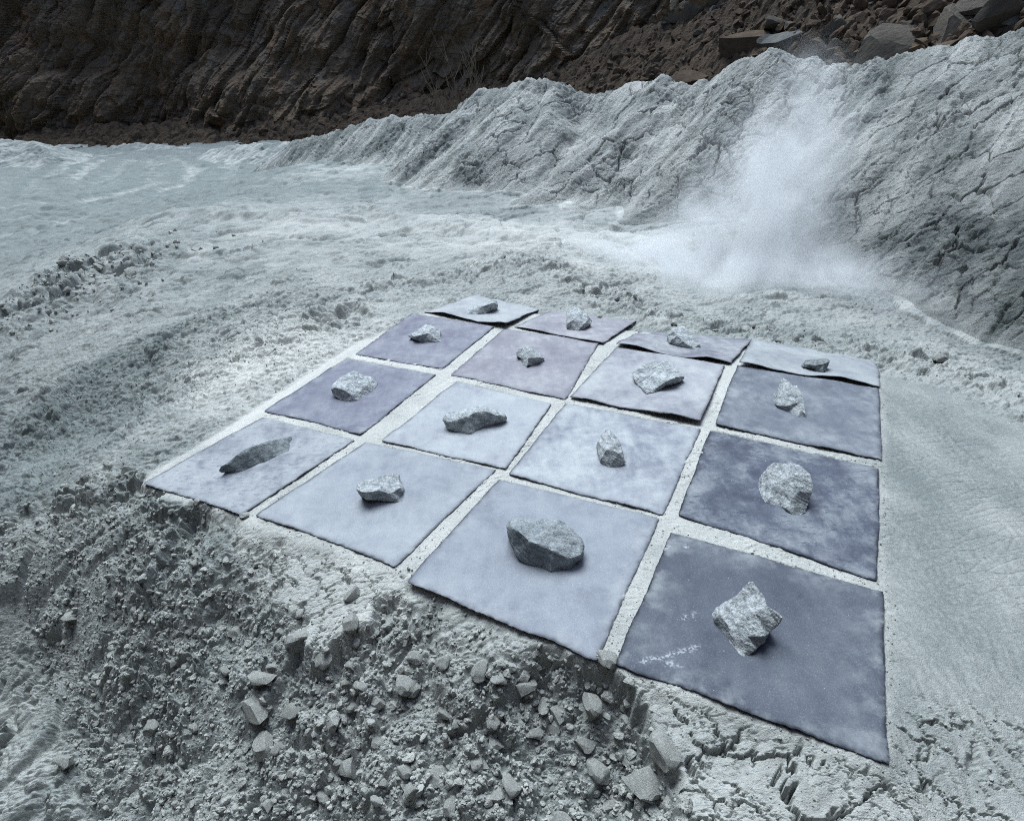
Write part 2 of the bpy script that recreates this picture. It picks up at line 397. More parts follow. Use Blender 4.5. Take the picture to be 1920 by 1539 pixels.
# ------------------------------------------------------------------ terrain: grid spaced for even detail along the slopes
NC, NR = int(1150 * QUAL), int(2900 * QUAL)
nc0, nr0 = 380, 1500
a0 = np.linspace(-.98, .98, nc0); r0 = np.linspace(math.log(1.15), math.log(64), nr0)
A0, L0 = np.meshgrid(a0, r0, indexing='ij'); X0, Y0 = np.sin(A0) * np.exp(L0), OY + np.cos(A0) * np.exp(L0)
Z0 = base_z(X0, Y0, True)
dz = np.gradient(Z0, axis=1); dr = np.gradient(np.exp(L0), axis=1); dist = np.sqrt(X0 ** 2 + Y0 ** 2 + (CAMH - Z0) ** 2)
hd = np.hypot(X0, Y0); nx, nz = -dz, dr; ln = np.hypot(nx, nz)
cosv = np.clip((nx * (-hd) + nz * (CAMH - Z0)) / (ln * dist), .10, 1)
seg = ln / dist * (cosv + .05)
for _ in range(8): seg[1:-1] = (seg[:-2] + 2 * seg[1:-1] + seg[2:]) / 4
cum = np.cumsum(seg, 1); cum = (cum - cum[:, :1]) / (cum[:, -1:] - cum[:, :1])
rows0 = np.stack([np.interp(np.linspace(0, 1, NR), cum[i], r0) for i in range(nc0)])
ac = np.linspace(-.98, .98, NC); fi = (ac + .98) / 1.96 * (nc0 - 1); i0 = np.clip(fi.astype(int), 0, nc0 - 2); fr = (fi - i0)[:, None]
LR = rows0[i0] * (1 - fr) + rows0[i0 + 1] * fr
GXY = np.exp(LR); X = (np.sin(ac)[:, None] * GXY); Y = OY + np.cos(ac)[:, None] * GXY
x, y = X.ravel(), Y.ravel()

DR = np.abs(np.gradient(GXY, axis=1)).ravel()
def lod(c): return sstep(.75, .30, DR / c)                     # no finer relief than the grid can carry
wx = fbm(x * 3, y * 3, 5, 3) * .05; warp = edge_warp(x, y)
esoft = edge_soft(x, y)
g, hp, topm = base(x, y, esoft, warp)
near = np.exp(LR).ravel()

# masks in plan
SHEETS_HULL = pxpoly([(262,905),(660,655),(895,545),(1020,572),(1420,628),(1650,665),(1668,1440),(1150,1250),(740,1075),(455,975)])
sh_sd = poly_sdf(SHEETS_HULL, x, y)
flat = 1 - sstep(-.005, .05, sh_sd)
BERM = pxpoly([(1650,680),(1760,705),(1920,765),(2200,850),(2300,1500),(1800,1460),(1662,1420)])
berm = 1 - sstep(-.02, .12, poly_sdf(BERM, x, y))
TONGUE = pxpoly([(455,965),(745,1060),(790,1105),(660,1160),(575,1210),(480,1080),(430,1000)])
tong = (1 - sstep(-.02, .04, poly_sdf(TONGUE, x, y))) * (1 - flat)
BLK = pxpoly([(1205,1260),(1450,1345),(1660,1430),(1760,1300),(1920,1330),(2400,1350),(2400,2200),(1290,2000),(1265,1390)])
blk = (1 - sstep(-.02, .06, poly_sdf(BLK, x, y))) * (1 - flat)
FRONT = pxpoly([(-600,1050),(-200,960),(120,930),(260,900),(460,975),(600,1080),(780,1105),(1110,1240),(1210,1280),(1275,1400),(1290,2200),(-800,2200)], -.2)
front = (1 - sstep(-.05, .08, poly_sdf(FRONT, x, y))) * (1 - topm)
BANK = pxpoly([(-300,1000),(0,900),(230,830),(380,760),(480,700),(640,640),(600,580),(400,600),(200,640),(0,680),(-400,760)], -.1)
bank = (1 - sstep(-.15, .3, poly_sdf(BANK, x, y))) * (1 - flat) * (1 - front)
LIP = np.array([at_z(px, py, z) for px, py, z in [(700,540,-.02),(860,520,-.03),(960,490,-.03),(1040,500,-.06),(1110,545,-.07),(1230,585,-.1),(1420,615,-.13),(1560,650,-.15),(1720,690,-.16),(1900,745,-.18),(2100,800,-.2)]])
def pl_dist(P, x, y):
    d = np.full(x.shape, 1e9)
    for a, b in zip(P[:-1], P[1:]):
        e = b[:2] - a[:2]; t = np.clip(((x - a[0]) * e[0] + (y - a[1]) * e[1]) / (e @ e), 0, 1)
        d = np.minimum(d, np.hypot(x - a[0] - e[0] * t, y - a[1] - e[1] * t))
    return d
lip = np.exp(-(pl_dist(LIP, x, y) / .20) ** 2) * (1 - flat) * (1 - berm)

heap = sstep(-.06, .06, hp - g + fbm(x * 3, y * 3, 31, 2) * .05)
isheap = hp > g + .02
z = g.copy()
low = (1 - heap)
# broad unevenness
n1 = fbm(x * .9, y * .9, 40, 4); n2 = fbm(x * 4.5, y * 4.5, 44, 4)
z += (n1 * .028 + n2 * .014) * (1 - flat) * (1 - .75 * berm) * low * np.clip(near / 6, .35, 1.3)
z += n2 * .002 * flat
# rubble in front and on the left bank
def where(m, f, th=.01):
    k = m > th; o = np.zeros(x.shape); o[k] = f(x[k] + wx[k], y[k] + wx[k] * .7) * m[k]; return o
patch = sstep(-.55, .15, fbm(x * 2.3, y * 2.3, 52, 3))
z += where(front, lambda u, v: (blocks(u * 3.4, v * 3.4, 60) - .4) * .055)
z += where(front * (.25 + .75 * patch), lambda u, v: (blocks(u * 9, v * 9, 61, 1.3) - .3) * .038)
z += where(front * (.2 + .8 * patch), lambda u, v: (blocks(u * 24, v * 24, 62, 1.3) - .3) * .024)
z += where(front, lambda u, v: blocks(u * 60, v * 60, 63) * .008)
z += where(bank, lambda u, v: crumb(u * 6, v * 6, 64) * .045 * sstep(-.3, .3, fbm(u * 1.8, v * 1.8, 65, 2)))
z += where(bank * lod(.06), lambda u, v: crumb(u * 17, v * 17, 66) * .026)
z += where(bank * lod(.024), lambda u, v: crumb(u * 40, v * 40, 67) * .013)
# crumbs over the middle ground and along the lip
mid = (1 - flat) * (1 - front) * (1 - berm) * (1 - tong) * (1 - blk) * low * sstep(26, 12, near)
cr1 = sstep(-.15, .35, fbm(x * 1.1, y * 1.1, 70, 3))
z += where(mid * (.15 + .85 * cr1) * lod(.07), lambda u, v: crumb(u * 13, v * 13, 71) * .024)
z += where(mid * lod(.031), lambda u, v: crumb(u * 31, v * 31, 72) * .018)
pile = np.exp(-(((x - hit(150, 520)[0]) / 1.0) ** 2 + ((y - hit(150, 520)[1]) / .9) ** 2)) * low
z += where(pile, lambda u, v: crumb(u * 3, v * 3, 75) * .17 + crumb(u * 8, v * 8, 76) * .08 + .03)
grd = (1 - flat) * (1 - front) * (1 - berm) * (1 - blk) * low
z += where(grd * sstep(3.5, 6, near) * sstep(30, 14, near) * (.45 + .55 * cr1), lambda u, v: crumb(u * 4.5, v * 4.5, 77) * .045)
z += where(grd * sstep(6, 10, near), lambda u, v: crumb(u * 1.9, v * 1.9, 78) * .06)
z += where(grd * sstep(14, 20, near), lambda u, v: crumb(u * .8, v * .8, 79) * .06)
z += where(lip * lod(.125), lambda u, v: crumb(u * 6, v * 6, 73) * .075 + .01)
z += where(lip * lod(.05), lambda u, v: crumb(u * 18, v * 18, 74) * .03)
# dried crust: cracked tongue, cracked blocks, berm with drag lines
ud = at_z(1655, 1425) - at_z(1160, 1240); ud = ud[:2] / np.linalg.norm(ud[:2]); vd = np.array([-ud[1], ud[0]])
def uv(u, v): return u * ud[0] + v * ud[1], u * vd[0] + v * vd[1]
z += where(tong, lambda u, v: -cracks(u * 12 + fbm(u * 30, v * 30, 87, 2) * .25, v * 9 + fbm(u * 30, v * 30, 88, 2) * .25, 80, .07) * .030 * sstep(-.3, .2, noise(u * 9, v * 9, 89)) + (blocks(u * 12, v * 9, 80, 1.0, .05) - .5) * .008)
z += where(tong, lambda u, v: -cracks(u * 30, v * 30, 81, .10) * .006)
XC = at_z(1655, 1425)[0]
def blockfield(u, v):
    q = u + fbm(u * 16, v * 16, 82, 4, .65) * .022; w = v + fbm(u * 16 + 9, v * 16, 83, 4, .65) * .016
    s, t = uv(q, w)
    return -cracks(s * 6.2, t * 14, 84, .075) * .055 + plates(s * 6.2, t * 14, 84) * .026 - cracks(s * 13, t * 26, 85, .08) * .014 * sstep(-.3, .2, noise(s * 7, t * 7, 87)) + fbm(u * 22, v * 22, 86, 3) * .004
z += where(blk * sstep(XC + .30, XC - .08, x), blockfield)
z += where(blk * sstep(XC - .08, XC + .30, x), lambda u, v: blockfield(u, v) * .30)
def drag(u, v):
    s = u * .2 + v * .03
    return noise(u * 55 + v * 1.5, v * .9, 90) * .0035 + noise(u * 18 + v, v * .5, 91) * .003
z += where(berm * (1 - flat), drag)
GRAIN = np.array([hit(px, py)[:2] for px, py in [(1800,900),(1900,960),(1880,1040),(1800,830),(1760,770)]])
gm = np.zeros(x.shape)
for q, rr in zip(GRAIN, (.32, .42, .35, .28, .2)): gm = np.maximum(gm, np.exp(-(((x - q[0]) ** 2 + (y - q[1]) ** 2) / rr ** 2)))
gm *= (1 - flat)
z += where(gm, lambda u, v: -cracks(u * 5 + v * 1.2, v * 26 - u * 7, 92, .12) * .003 + fbm(u * 7, v * 34 - u * 7, 93, 3) * .001)
# powder in the gaps between the sheets, crusted and crumbly near the front
gap = flat * sstep(2.6, 1.7, y)
z += where(gap, lambda u, v: -cracks(u * 14 + fbm(u * 40, v * 40, 96, 2) * .3, v * 14, 95, .09) * .010 * sstep(-.1, .3, noise(u * 6, v * 6, 97)) - .002)

# small pits trodden into the crust, ledges
for px, py, rr, dp in [(632,600,.17,.085),(740,440,.20,.07),(1770,560,.16,.03)]:
    q = hit(px, py); d = np.hypot(x - q[0], y - q[1]) / rr * (1 + .35 * n2); z += -dp * np.exp(-d ** 4) + dp * .35 * np.exp(-((d - 1.35) / .3) ** 2)
LEDGE = np.array([hit(px, py) for px, py in [(325,408),(380,408),(430,412),(560,420),(700,424),(800,432),(920,452)]])
dl = pl_dist(LEDGE, x, y); sidey = np.interp(x, LEDGE[:, 0], LEDGE[:, 1]) - y + n2 * .12
z += np.exp(-(dl / 1.0) ** 2) * sstep(.25, -.1, sidey) * .085 * sstep(-.3, .3, n1 + .25) * low
# the heap's surface: rough, fluted, split by shrinkage cracks
hk = isheap | (heap > .01)
hx, hy = x[hk], y[hk]; hz = hp[hk]
fa = math.radians(38); fx, fy = hx * math.cos(fa) + hy * math.sin(fa), -hx * math.sin(fa) + hy * math.cos(fa)
hw = fbm(hx * 2.2, hy * 2.2, 100, 4) * .085; hw2 = fbm(hx * 2.2 + 7, hy * 2.2, 101, 4) * .085
rough = fbm(hx * 1.3, hy * 1.3, 102, 5); flute = fbm(fx * .8 + hw, fy * 4.2 + hw2, 103, 4)
lump = np.abs(fbm(hx * 2.3, hy * 2.3, 104, 4))
crm = sstep(-.3, .25, fbm(hx * .7, hy * .7, 105, 2) + .15)
ck1 = sstep(-.45, .0, noise(hx * 1.1, hy * 1.1, 111))
cz = -cracks((fx + hw) * 1.6, (fy + hw2) * 2.7, 106, .045) * .16 * ck1 - cracks((fx + hw * .7) * 4.4, (fy + hw2 * .7) * 6.5, 107, .06) * .06 * crm
rk = sstep(.0, .5, fbm(hx * .9, hy * .9, 108, 3))
cz += (blocks(hx * 7, hy * 7, 109, 1.3) - .4) * .04 * rk + crumb(hx * 10, hy * 10, 110) * .022 * (.35 + rk) + crumb(hx * 24, hy * 24, 112) * .016
hz = hz + rough * .05 + flute * .045 + cz * sstep(-.05, .25, hp[hk] - g[hk])
z[hk] = smax(z[hk], hz, .20)
# valley floor and tracks
vm = sstep(11, 16, near) * low
z += vm * fbm(x * .35, y * .35, 120, 5) * .02
z[vm > .05] += crumb(x[vm > .05] * 2.2, y[vm > .05] * 2.2, 121) * .05 * vm[vm > .05]
SH_IN = np.full(x.shape, 9.0)
for ij_, q_ in Q.items():
    if ij_[1] < 3: SH_IN = np.minimum(SH_IN, poly_sdf(pxpoly(q_), x, y))
    else: SH_IN = np.minimum(SH_IN, poly_sdf(np.array([at_z(a, b, c_) for (a, b), c_ in zip(q_, ZC[ij_])]), x, y) + .03)
BED = pxpoly([(262,905),(660,668),(775,584),(950,610),(1160,645),(1370,682),(1650,724),(1668,1440),(1150,1250),(740,1075),(455,975)])
bed = 1 - sstep(-.03, .06, poly_sdf(BED, x, y)); z = z * (1 - .85 * bed * flat)
z += where(bed * flat, lambda u, v: crumb(u * 42, v * 42, 98) * .006 * sstep(-.2, .3, noise(u * 5, v * 5, 94)) + crumb(u * 15, v * 15, 99) * .006 * sstep(-.1, .3, noise(u * 4, v * 4, 97)))
z = np.where(SH_IN < .0, np.minimum(z, -.004 + 0 * z), z)
Z = z.reshape(X.shape)

# wheel tracks curving across the valley floor
ROAD = np.array([hit(*p) for p in [(130,345),(190,302),(260,288),(320,296),(365,318),(352,345),(270,368),(160,395),(0,445)]])
rd = pl_dist(ROAD, x, y) + .35 * n1; ruts = sstep(3.4, 2.2, rd) * np.cos(rd * 4.6 + 1.5 * noise(x * .4, y * .4, 132))
z -= .035 * ruts * vm; Z = z.reshape(X.shape)

# tone: how much pale dry powder lies on the clay; damp: wet dark toe of the heap, plus painted edge shade on the outer ground
tone = .42 + .12 * n1 * sstep(14, 5, near) + .12 * n2
tone += .21 * flat - .24 * berm + .30 * tong + .10 * blk - .06 * front - .24 * bank - .12 * grd - .10 * mid * cr1 + .05 * lip
for px, py, rr, am in [(560,620,.8,.35),(460,680,.45,.3),(620,660,.5,.3),(430,730,.4,.25),(600,425,1.0,.28),(900,440,1.2,.26),(1150,460,1.3,.28),(1350,500,1.1,.25),(430,600,.4,.2),(1000,700,2,.1),(700,310,2.2,.3),(620,330,1.5,.2)]:
    q = hit(px, py); tone += am * np.exp(-(((x - q[0]) ** 2 + (y - q[1]) ** 2) / rr ** 2)) * (1 - front)
trk = np.zeros(x.shape)
for P, w in [([(140,335),(160,310),(190,295),(270,284)], 1.2), ([(300,300),(360,318),(372,335),(330,352),(240,362)], .8), ([(395,296),(450,298),(425,312),(400,320)], 1.2), ([(505,310),(600,316),(668,319)], .35), ([(215,300),(290,300),(330,315),(335,335),(280,355)], .5), ([(20,440),(60,435),(120,420)], .5), ([(0,395),(90,380),(200,372)], .4)]:
    L = np.array([hit(*p) for p in P]); trk = np.maximum(trk, sstep(w, w * .45, pl_dist(L, x, y) + .5 * w * n2 + .3 * w * noise(x * .9, y * 3.0, 130)))
tone += .22 * trk * (.3 + 1.1 * sstep(-.2, .3, noise(x * 1.5, y * 4, 131))) + .22 * ruts * vm
tone -= .36 * vm * (1 - heap)
tone[hk] += .10 - .38 * sstep(13, 18, near[hk]) + .35 * sstep(-.2, .4, flute) - .30 * rk
damp_shade = np.zeros(x.shape)
for px, py, rr, am in [(1800,460,.9,.55),(1920,480,1.0,.5),(1650,470,.5,.3),(1230,395,.45,.55),(850,385,.8,.6),(960,405,.5,.5),(1300,350,.35,.4),(1700,290,.35,.5),(1400,150,.4,.3),(60,500,.5,.2),(0,720,.9,.35),(-60,900,.8,.4),(20,1000,.5,.25),(-40,600,1.2,.35),(1900,620,.8,.25)]:  # outer left and right entries paint edge shade into the clay colour
    q = hit(px, py); damp_shade += am * np.exp(-(((x - q[0]) ** 2 + (y - q[1]) ** 2) / rr ** 2)) * (.6 + .6 * sstep(-.3, .3, n2))

coarse = np.clip(grd * .8 + .4 * bank + .3 * front + .25 * blk, 0, 1) * (.35 + .65 * sstep(3, 8, near))
idx = np.arange(NC * NR).reshape(NC, NR)
F = np.stack([idx[:-1, :-1], idx[1:, :-1], idx[1:, 1:], idx[:-1, 1:]], -1).reshape(-1, 4)
V = np.stack([x, y, z], 1)
crest_y = np.interp(x, HEAP[0][0][:, 0], HEAP[0][0][:, 1])
hmask = (hk & (hp > g) & (x > -12) & (near < 26)).astype(np.int8)
fm = hmask[F].sum(1) >= 2
def submesh(name, faces, mat):
    u, inv = np.unique(faces, return_inverse=True)
    return mesh_np(name, V[u], inv.reshape(-1, 4), mat, {'tone': np.clip(tone[u], 0, 1), 'damp_shade': np.clip(damp_shade[u], 0, 1), 'coarse': coarse[u]})
tag(submesh('ground', F[~fm], M_GROUND), kind='structure')
tag(submesh('spoil_hill', F[fm], M_HILL), kind='structure')

def ground_z(px_, py_):
    a = math.atan2(px_, py_ - OY); i = int(np.clip(round((a + .98) / 1.96 * (NC - 1)), 0, NC - 1))
    j = int(np.clip(np.searchsorted(LR[i], math.log(math.hypot(px_, py_ - OY))), 1, NR - 1)); return float(Z[i, j])

# ------------------------------------------------------------------ quarry wall, scree slope
WALL = np.array([(-68,62),(-56,56),(-42,50),(-30,44),(-20,41),(-10,39.5),(0,38),(8,34.5),(16,32),(26,30),(40,26)], float)
def wall_line(n):
    s = np.r_[0, np.cumsum(np.hypot(*np.diff(WALL, axis=0).T))]; t = np.linspace(0, s[-1], n)
    return t, np.interp(t, s, WALL[:, 0]), np.interp(t, s, WALL[:, 1])
nh, ns = int(330 * QUAL), int(1500 * QUAL)
s_, cx_, cy_ = wall_line(ns)
for _ in range(40): cx_[1:-1] = (cx_[:-2] + cx_[2:]) / 2; cy_[1:-1] = (cy_[:-2] + cy_[2:]) / 2
hh_ = np.concatenate([np.linspace(-2.5, 8, int(nh * .75)), np.linspace(8.2, 26, nh - int(nh * .75))])
S, H = np.meshgrid(s_, hh_, indexing='ij'); tx, ty = np.gradient(cx_), np.gradient(cy_); tl = np.hypot(tx, ty)
NX, NY = (ty / tl)[:, None], (-tx / tl)[:, None]
ca, sa = math.cos(math.radians(52)), math.sin(math.radians(52))
j1, j2 = S * ca + H * sa, -S * sa + H * ca                       # along and across the slanting joints
wv = fbm(S * .3, H * .3, 200, 3) * .3
disp = fbm(S * .09, H * .12, 201, 4) * 1.7 + fbm(S * .5, H * .5, 202, 5) * .22
lft = sstep(48, 28, S)
disp += (blocks((j1 + wv) * .22, (j2 + wv) * .75, 203, 1.2, .30) - .4) * .55 * (1 - .4 * lft)
disp += (blocks((j1 + wv) * .6, (j2 + wv) * 1.9, 204, 1.2, .3) - .4) * .10
disp += plates((j1 + wv * .6) * .14, (j2 + wv * .6) * .50, 214) * 1.0 + plates((j1 + wv * .5) * .5, (j2 + wv * .5) * 1.4, 215) * .32 + plates(S * 1.1 + wv, H * 1.8, 216) * .16
disp += (blocks((j1 + wv) * .10, (j2 + wv) * .30, 209, 1.5, .3) - .4) * .35
disp += (blocks(S * .8 + wv, H * 1.3 + wv, 205, 1.5, .06) - .4) * (.05 + .22 * lft)
disp += fbm(S * 1.6, H * 2.0, 206, 5, .6) * .09
disp -= cracks((j1 + wv * .5) * .05, (j2 + wv * .35) * .42, 207, .16) * .40 + cracks((j1 + wv * .5) * .11, (j2 + wv * .3) * 1.1, 208, .20) * .16
lean = -np.clip(H, -3, 99) * .42
VX, VY = cx_[:, None] + NX * (disp + lean), cy_[:, None] + NY * (disp + lean)
ix = np.arange(ns * nh).reshape(ns, nh)
FW_ = np.stack([ix[:-1, :-1], ix[1:, :-1], ix[1:, 1:], ix[:-1, 1:]], -1).reshape(-1, 4)
tag(mesh_np('cliff', np.stack([VX.ravel(), VY.ravel(), H.ravel()], 1), FW_, M_CLIFF, smooth=False), kind='structure')

# unseen wall added beside and behind the tripod to block sky light
SKY_BLOCK = np.array([(37,27.5),(41,22),(34,14),(18,9),(11.5,5),(9.4,0),(7,-5),(0,-8),(-6,-6),(-7.4,-1.5),(-7.4,2.5),(-9.6,7),(-14.5,12.5),(-24.5,23.5),(-46,43),(-66,54),(-70,64)], float)
sp_ = np.r_[0, np.cumsum(np.hypot(*np.diff(SKY_BLOCK, axis=0).T))]; tp = np.linspace(0, sp_[-1], 420); bx, by = np.interp(tp, sp_, SKY_BLOCK[:, 0]), np.interp(tp, sp_, SKY_BLOCK[:, 1])
for _ in range(6): bx[1:-1] = (bx[:-2] + bx[2:]) / 2; by[1:-1] = (by[:-2] + by[2:]) / 2
PS, PH = np.meshgrid(tp, np.concatenate([np.linspace(-2.5, 19, 90)]), indexing='ij'); tx, ty = np.gradient(bx), np.gradient(by); tl = np.hypot(tx, ty)
dp_ = (blocks(PS * .35, PH * .8, 220, 1.4) - .4) * .9 + fbm(PS * .2, PH * .3, 221, 4) * .7 - np.clip(PH, 0, 99) * .06
PX, PY = bx[:, None] + (ty / tl)[:, None] * dp_, by[:, None] - (tx / tl)[:, None] * dp_
ix = np.arange(PS.size).reshape(PS.shape)
tag(mesh_np('cliff', np.stack([PX.ravel(), PY.ravel(), PH.ravel()], 1), np.stack([ix[:-1, :-1], ix[1:, :-1], ix[1:, 1:], ix[:-1, 1:]], -1).reshape(-1, 4), M_CLIFF, smooth=False), kind='structure')  # shares the seen cliff's name, but is an added out-of-view light blocker

H0 = np.array([(-100,-1.0),(-60,-.9),(-40,-.7),(-22,-.5),(-12,-.1),(-2,.35),(3,1.15),(8,2.9),(11,4.2),(15,7),(20,10),(45,14),(70,14)], float)
def scree_h(x, y):
    d = np.full(x.shape, 1e9)
    for a, b in zip(WALL[:-1], WALL[1:]):
        e = b - a; t = np.clip(((x - a[0]) * e[0] + (y - a[1]) * e[1]) / (e @ e), 0, 1); d = np.minimum(d, np.hypot(x - a[0] - e[0] * t, y - a[1] - e[1] * t))
    h0 = np.interp(x, H0[:, 0], H0[:, 1]); sl = np.interp(x, [-30, 0, 10, 20], [.35, .42, .5, .56])
    q = h0 - sl * d + fbm(x * .35, y * .35, 210, 4) * .35
    return np.where(q < -1.9, -1.9 + (q + 1.9) * .1, q)
ng = int(520 * QUAL)
sx, sy = np.meshgrid(np.linspace(-62, 46, int(ng * 1.6)), np.linspace(12.5, 60, ng), indexing='ij')
sz = scree_h(sx, sy) + (blocks(sx * 1.6, sy * 1.6, 211) - .4) * .25 + (blocks(sx * 4, sy * 4, 212) - .4) * .10
ix = np.arange(sx.size).reshape(sx.shape)
SF = np.stack([ix[:-1, :-1], ix[1:, :-1], ix[1:, 1:], ix[:-1, 1:]], -1).reshape(-1, 4)
dw = np.full(sx.size, 1e9)
keep = (sz.ravel() > -1.85)
SF = SF[keep[SF].any(1)]
tag(mesh_np('scree_slope', np.stack([sx.ravel(), sy.ravel(), sz.ravel()], 1), SF, M_SCREE, smooth=False), kind='structure')

# ------------------------------------------------------------------ stones from cut lumps
def ico(sub):
    bm = bmesh.new(); bmesh.ops.create_icosphere(bm, subdivisions=sub, radius=1)
    bm.verts.ensure_lookup_table(); v = np.array([q.co[:] for q in bm.verts]); f = np.array([[q.index for q in t.verts] for t in bm.faces]); bm.free(); return v, f
ICO = {k: ico(k) for k in (1, 2, 3, 4)}
def noise3(p, sc, seed): return (noise(p[:, 0] * sc + p[:, 2] * 1.7 * sc, p[:, 1] * sc - p[:, 2] * sc * .6, seed) + noise(p[:, 1] * sc + 5, p[:, 2] * sc + p[:, 0] * .4 * sc, seed + 1)) * .6
def lump(sub, cuts, depth, rough, seed, sq=(1, 1, 1)):
    r = np.random.default_rng(seed); v, f = ICO[sub]; v = v.copy()
    for _ in range(cuts):
        n = r.normal(size=3); n /= np.linalg.norm(n); d = r.uniform(*depth); k = v @ n - d; v -= np.clip(k, 0, None)[:, None] * n
    v *= np.array(sq)
    for sc, am in ((2.2, 1), (5, .5), (11, .3)): v *= (1 + rough * am * noise3(v, sc, seed + int(sc)))[:, None]
    v[:, 2] -= v[:, 2].min(); return v, f
def rotz(a): return np.array([[math.cos(a), -math.sin(a), 0], [math.sin(a), math.cos(a), 0], [0, 0, 1]])
def rot_any(r):
    q = r.normal(size=4); q /= np.linalg.norm(q); w, a, b, c = q
    return np.array([[1 - 2 * (b * b + c * c), 2 * (a * b - c * w), 2 * (a * c + b * w)], [2 * (a * b + c * w), 1 - 2 * (a * a + c * c), 2 * (b * c - a * w)], [2 * (a * c - b * w), 2 * (b * c + a * w), 1 - 2 * (a * a + b * b)]])

def merged(name, protos, places, mat):
    """many small stones nobody would count, one mesh; places: (x, y, z, size, prototype, seed)"""
    VV, FF, n = [], [], 0
    for (px_, py_, pz_, s, k, sd) in places:
        v, f = protos[k]; r = np.random.default_rng(sd); q = (v - [0, 0, .5]) @ rot_any(r).T * s
        VV.append(q + [px_, py_, pz_]); FF.append(f + n); n += len(v)
    return mesh_np(name, np.concatenate(VV), np.concatenate(FF), mat, smooth=False)

# clay clods: prototypes, then individuals, then crumbs
CLODS = []
for i in range(12):
    v, f = lump(3, 10 if i % 2 else 12, (.52, .86) if i % 2 else (.40, .80), .11 if i % 2 else .07, 300 + i, (1, random.uniform(.6, .95), random.uniform(.45, .75)))
    o = mesh_np('clay_clod', v, f, M_CLOD, sharp=20); CLODS.append(o)
used = set()
def put(protos, k, loc, size, rz, label, cat, group, tilt=.25):
    p = protos[k]
    if k in used_map[id(protos)]: o = p.copy(); COL.objects.link(o)
    else: used_map[id(protos)].add(k); o = p
    o.location = loc; o.scale = (size,) * 3; o.rotation_euler = (random.uniform(-tilt, tilt), random.uniform(-tilt, tilt), rz)
    return tag(o, label, cat, group)
used_map = {id(CLODS): set()}

BIG = [(478,1348,.088,'largest clay clod on the lower left slope, with a flat pale top'),(548,1340,.05,'pale upright clay clod just right of the largest one on the slope'),(505,1285,.075,'tall clay clod standing at the top of the broken bank'),
 (566,1205,.065,'clay clod leaning at the tip of the cracked tongue'),(632,1378,.05,'blocky clay clod alone on bare powder below the tongue'),(762,1296,.058,'round crumbly clay clod in the middle of the lower rubble'),(700,1345,.042,'low clay clod left of the round crumbly one'),
 (492,1402,.062,'flat clay clod below the largest one'),(655,1440,.055,'broad dark clay clod near the bottom middle'),(818,1455,.046,'pale clay clod near the bottom edge of the rubble'),(985,1310,.060,'broad flaky pale clod below the third front sheet'),(905,1290,.045,'pale split clod under the sheet edge'),
 (1120,1440,.062,'dark squarish clay clod beside the cracked blocks'),(1210,1480,.085,'big leaning clay clod at the foot of the cracked blocks'),(1150,1500,.055,'upright clay clod near the bottom edge by the cracked blocks'),(1240,1425,.07,'broken clay clod wedged against the cracked blocks'),
 (665,1115,.05,'clay clod on the broken end of the tongue'),(610,1240,.055,'clay clod under the broken tongue edge'),(735,1180,.06,'wide clay clod just below the tongue'),(660,1195,.05,'rough clod tucked under the tongue'),(440,1180,.055,'clay clod by the small vertical face on the left slope'),(135,1165,.05,'pale clod alone on the far left slope'),(130,1432,.06,'low clod on the dark slope in the lower left corner'),(285,1365,.05,'clay clod right of the shaded hollow')]
for i, (px_, py_, s, lab) in enumerate(BIG):
    q = hit(px_, py_); put(CLODS, i % 12, (q[0], q[1], ground_z(q[0], q[1]) - s * .25), s * .86, random.uniform(0, 6.28), lab, 'clod', None)

VALID = (np.abs(x) < 60)
def pick(w, n, seed):
    r = np.random.default_rng(seed); w = np.maximum(w, 0); return r.choice(len(w), n, p=w / w.sum(), replace=False)
cell = (np.exp(LR) ** 2).ravel()
infr = (np.abs(x) < (y + .55) * .95) & (near > 2.0)
def spots(mask, n, smin, smax, pw, seed):
    r = np.random.default_rng(seed); ids = pick(mask * infr, n, seed); u = r.random(n)
    s = smin * (1 - u * (1 - (smin / smax) ** pw)) ** (-1 / pw)
    return ids, s
FRONT_ONLY = front * (.35 + .65 * patch)
ids, s = spots(FRONT_ONLY * np.clip(near, 1, 6), 190, .018, .050, 1.7, 1)
for k, (i, q) in enumerate(zip(ids, s)):
    put(CLODS, int(RNG.integers(12)), (x[i], y[i], z[i] - q * .3), q, RNG.uniform(0, 6.28), 'grey clay clod lying loose in the rubble below the front sheets', 'clod', 'clay clods in the front rubble')
PILE = np.exp(-(((x - hit(150, 520)[0]) / .9) ** 2 + ((y - hit(150, 520)[1]) / .8) ** 2))
ids, s = spots(PILE * low * (PILE > .3), 36, .05, .15, 1.4, 2)
for i, q in zip(ids, s):
    put(CLODS, int(RNG.integers(12)), (x[i], y[i], z[i] - q * .5), q, RNG.uniform(0, 6.28), 'clay clod in the broken mound at the left slope edge', 'clod', 'clay clods in the mound on the left', .5)
ids, s = spots(lip * (y > 3), 30, .02, .05, 2, 3)
for i, q in zip(ids, s):
    put(CLODS, int(RNG.integers(12)), (x[i], y[i], z[i] - q * .3), q, RNG.uniform(0, 6.28), 'small clay lump on the crumbly lip behind the far sheets', 'clod', 'clay lumps along the lip')

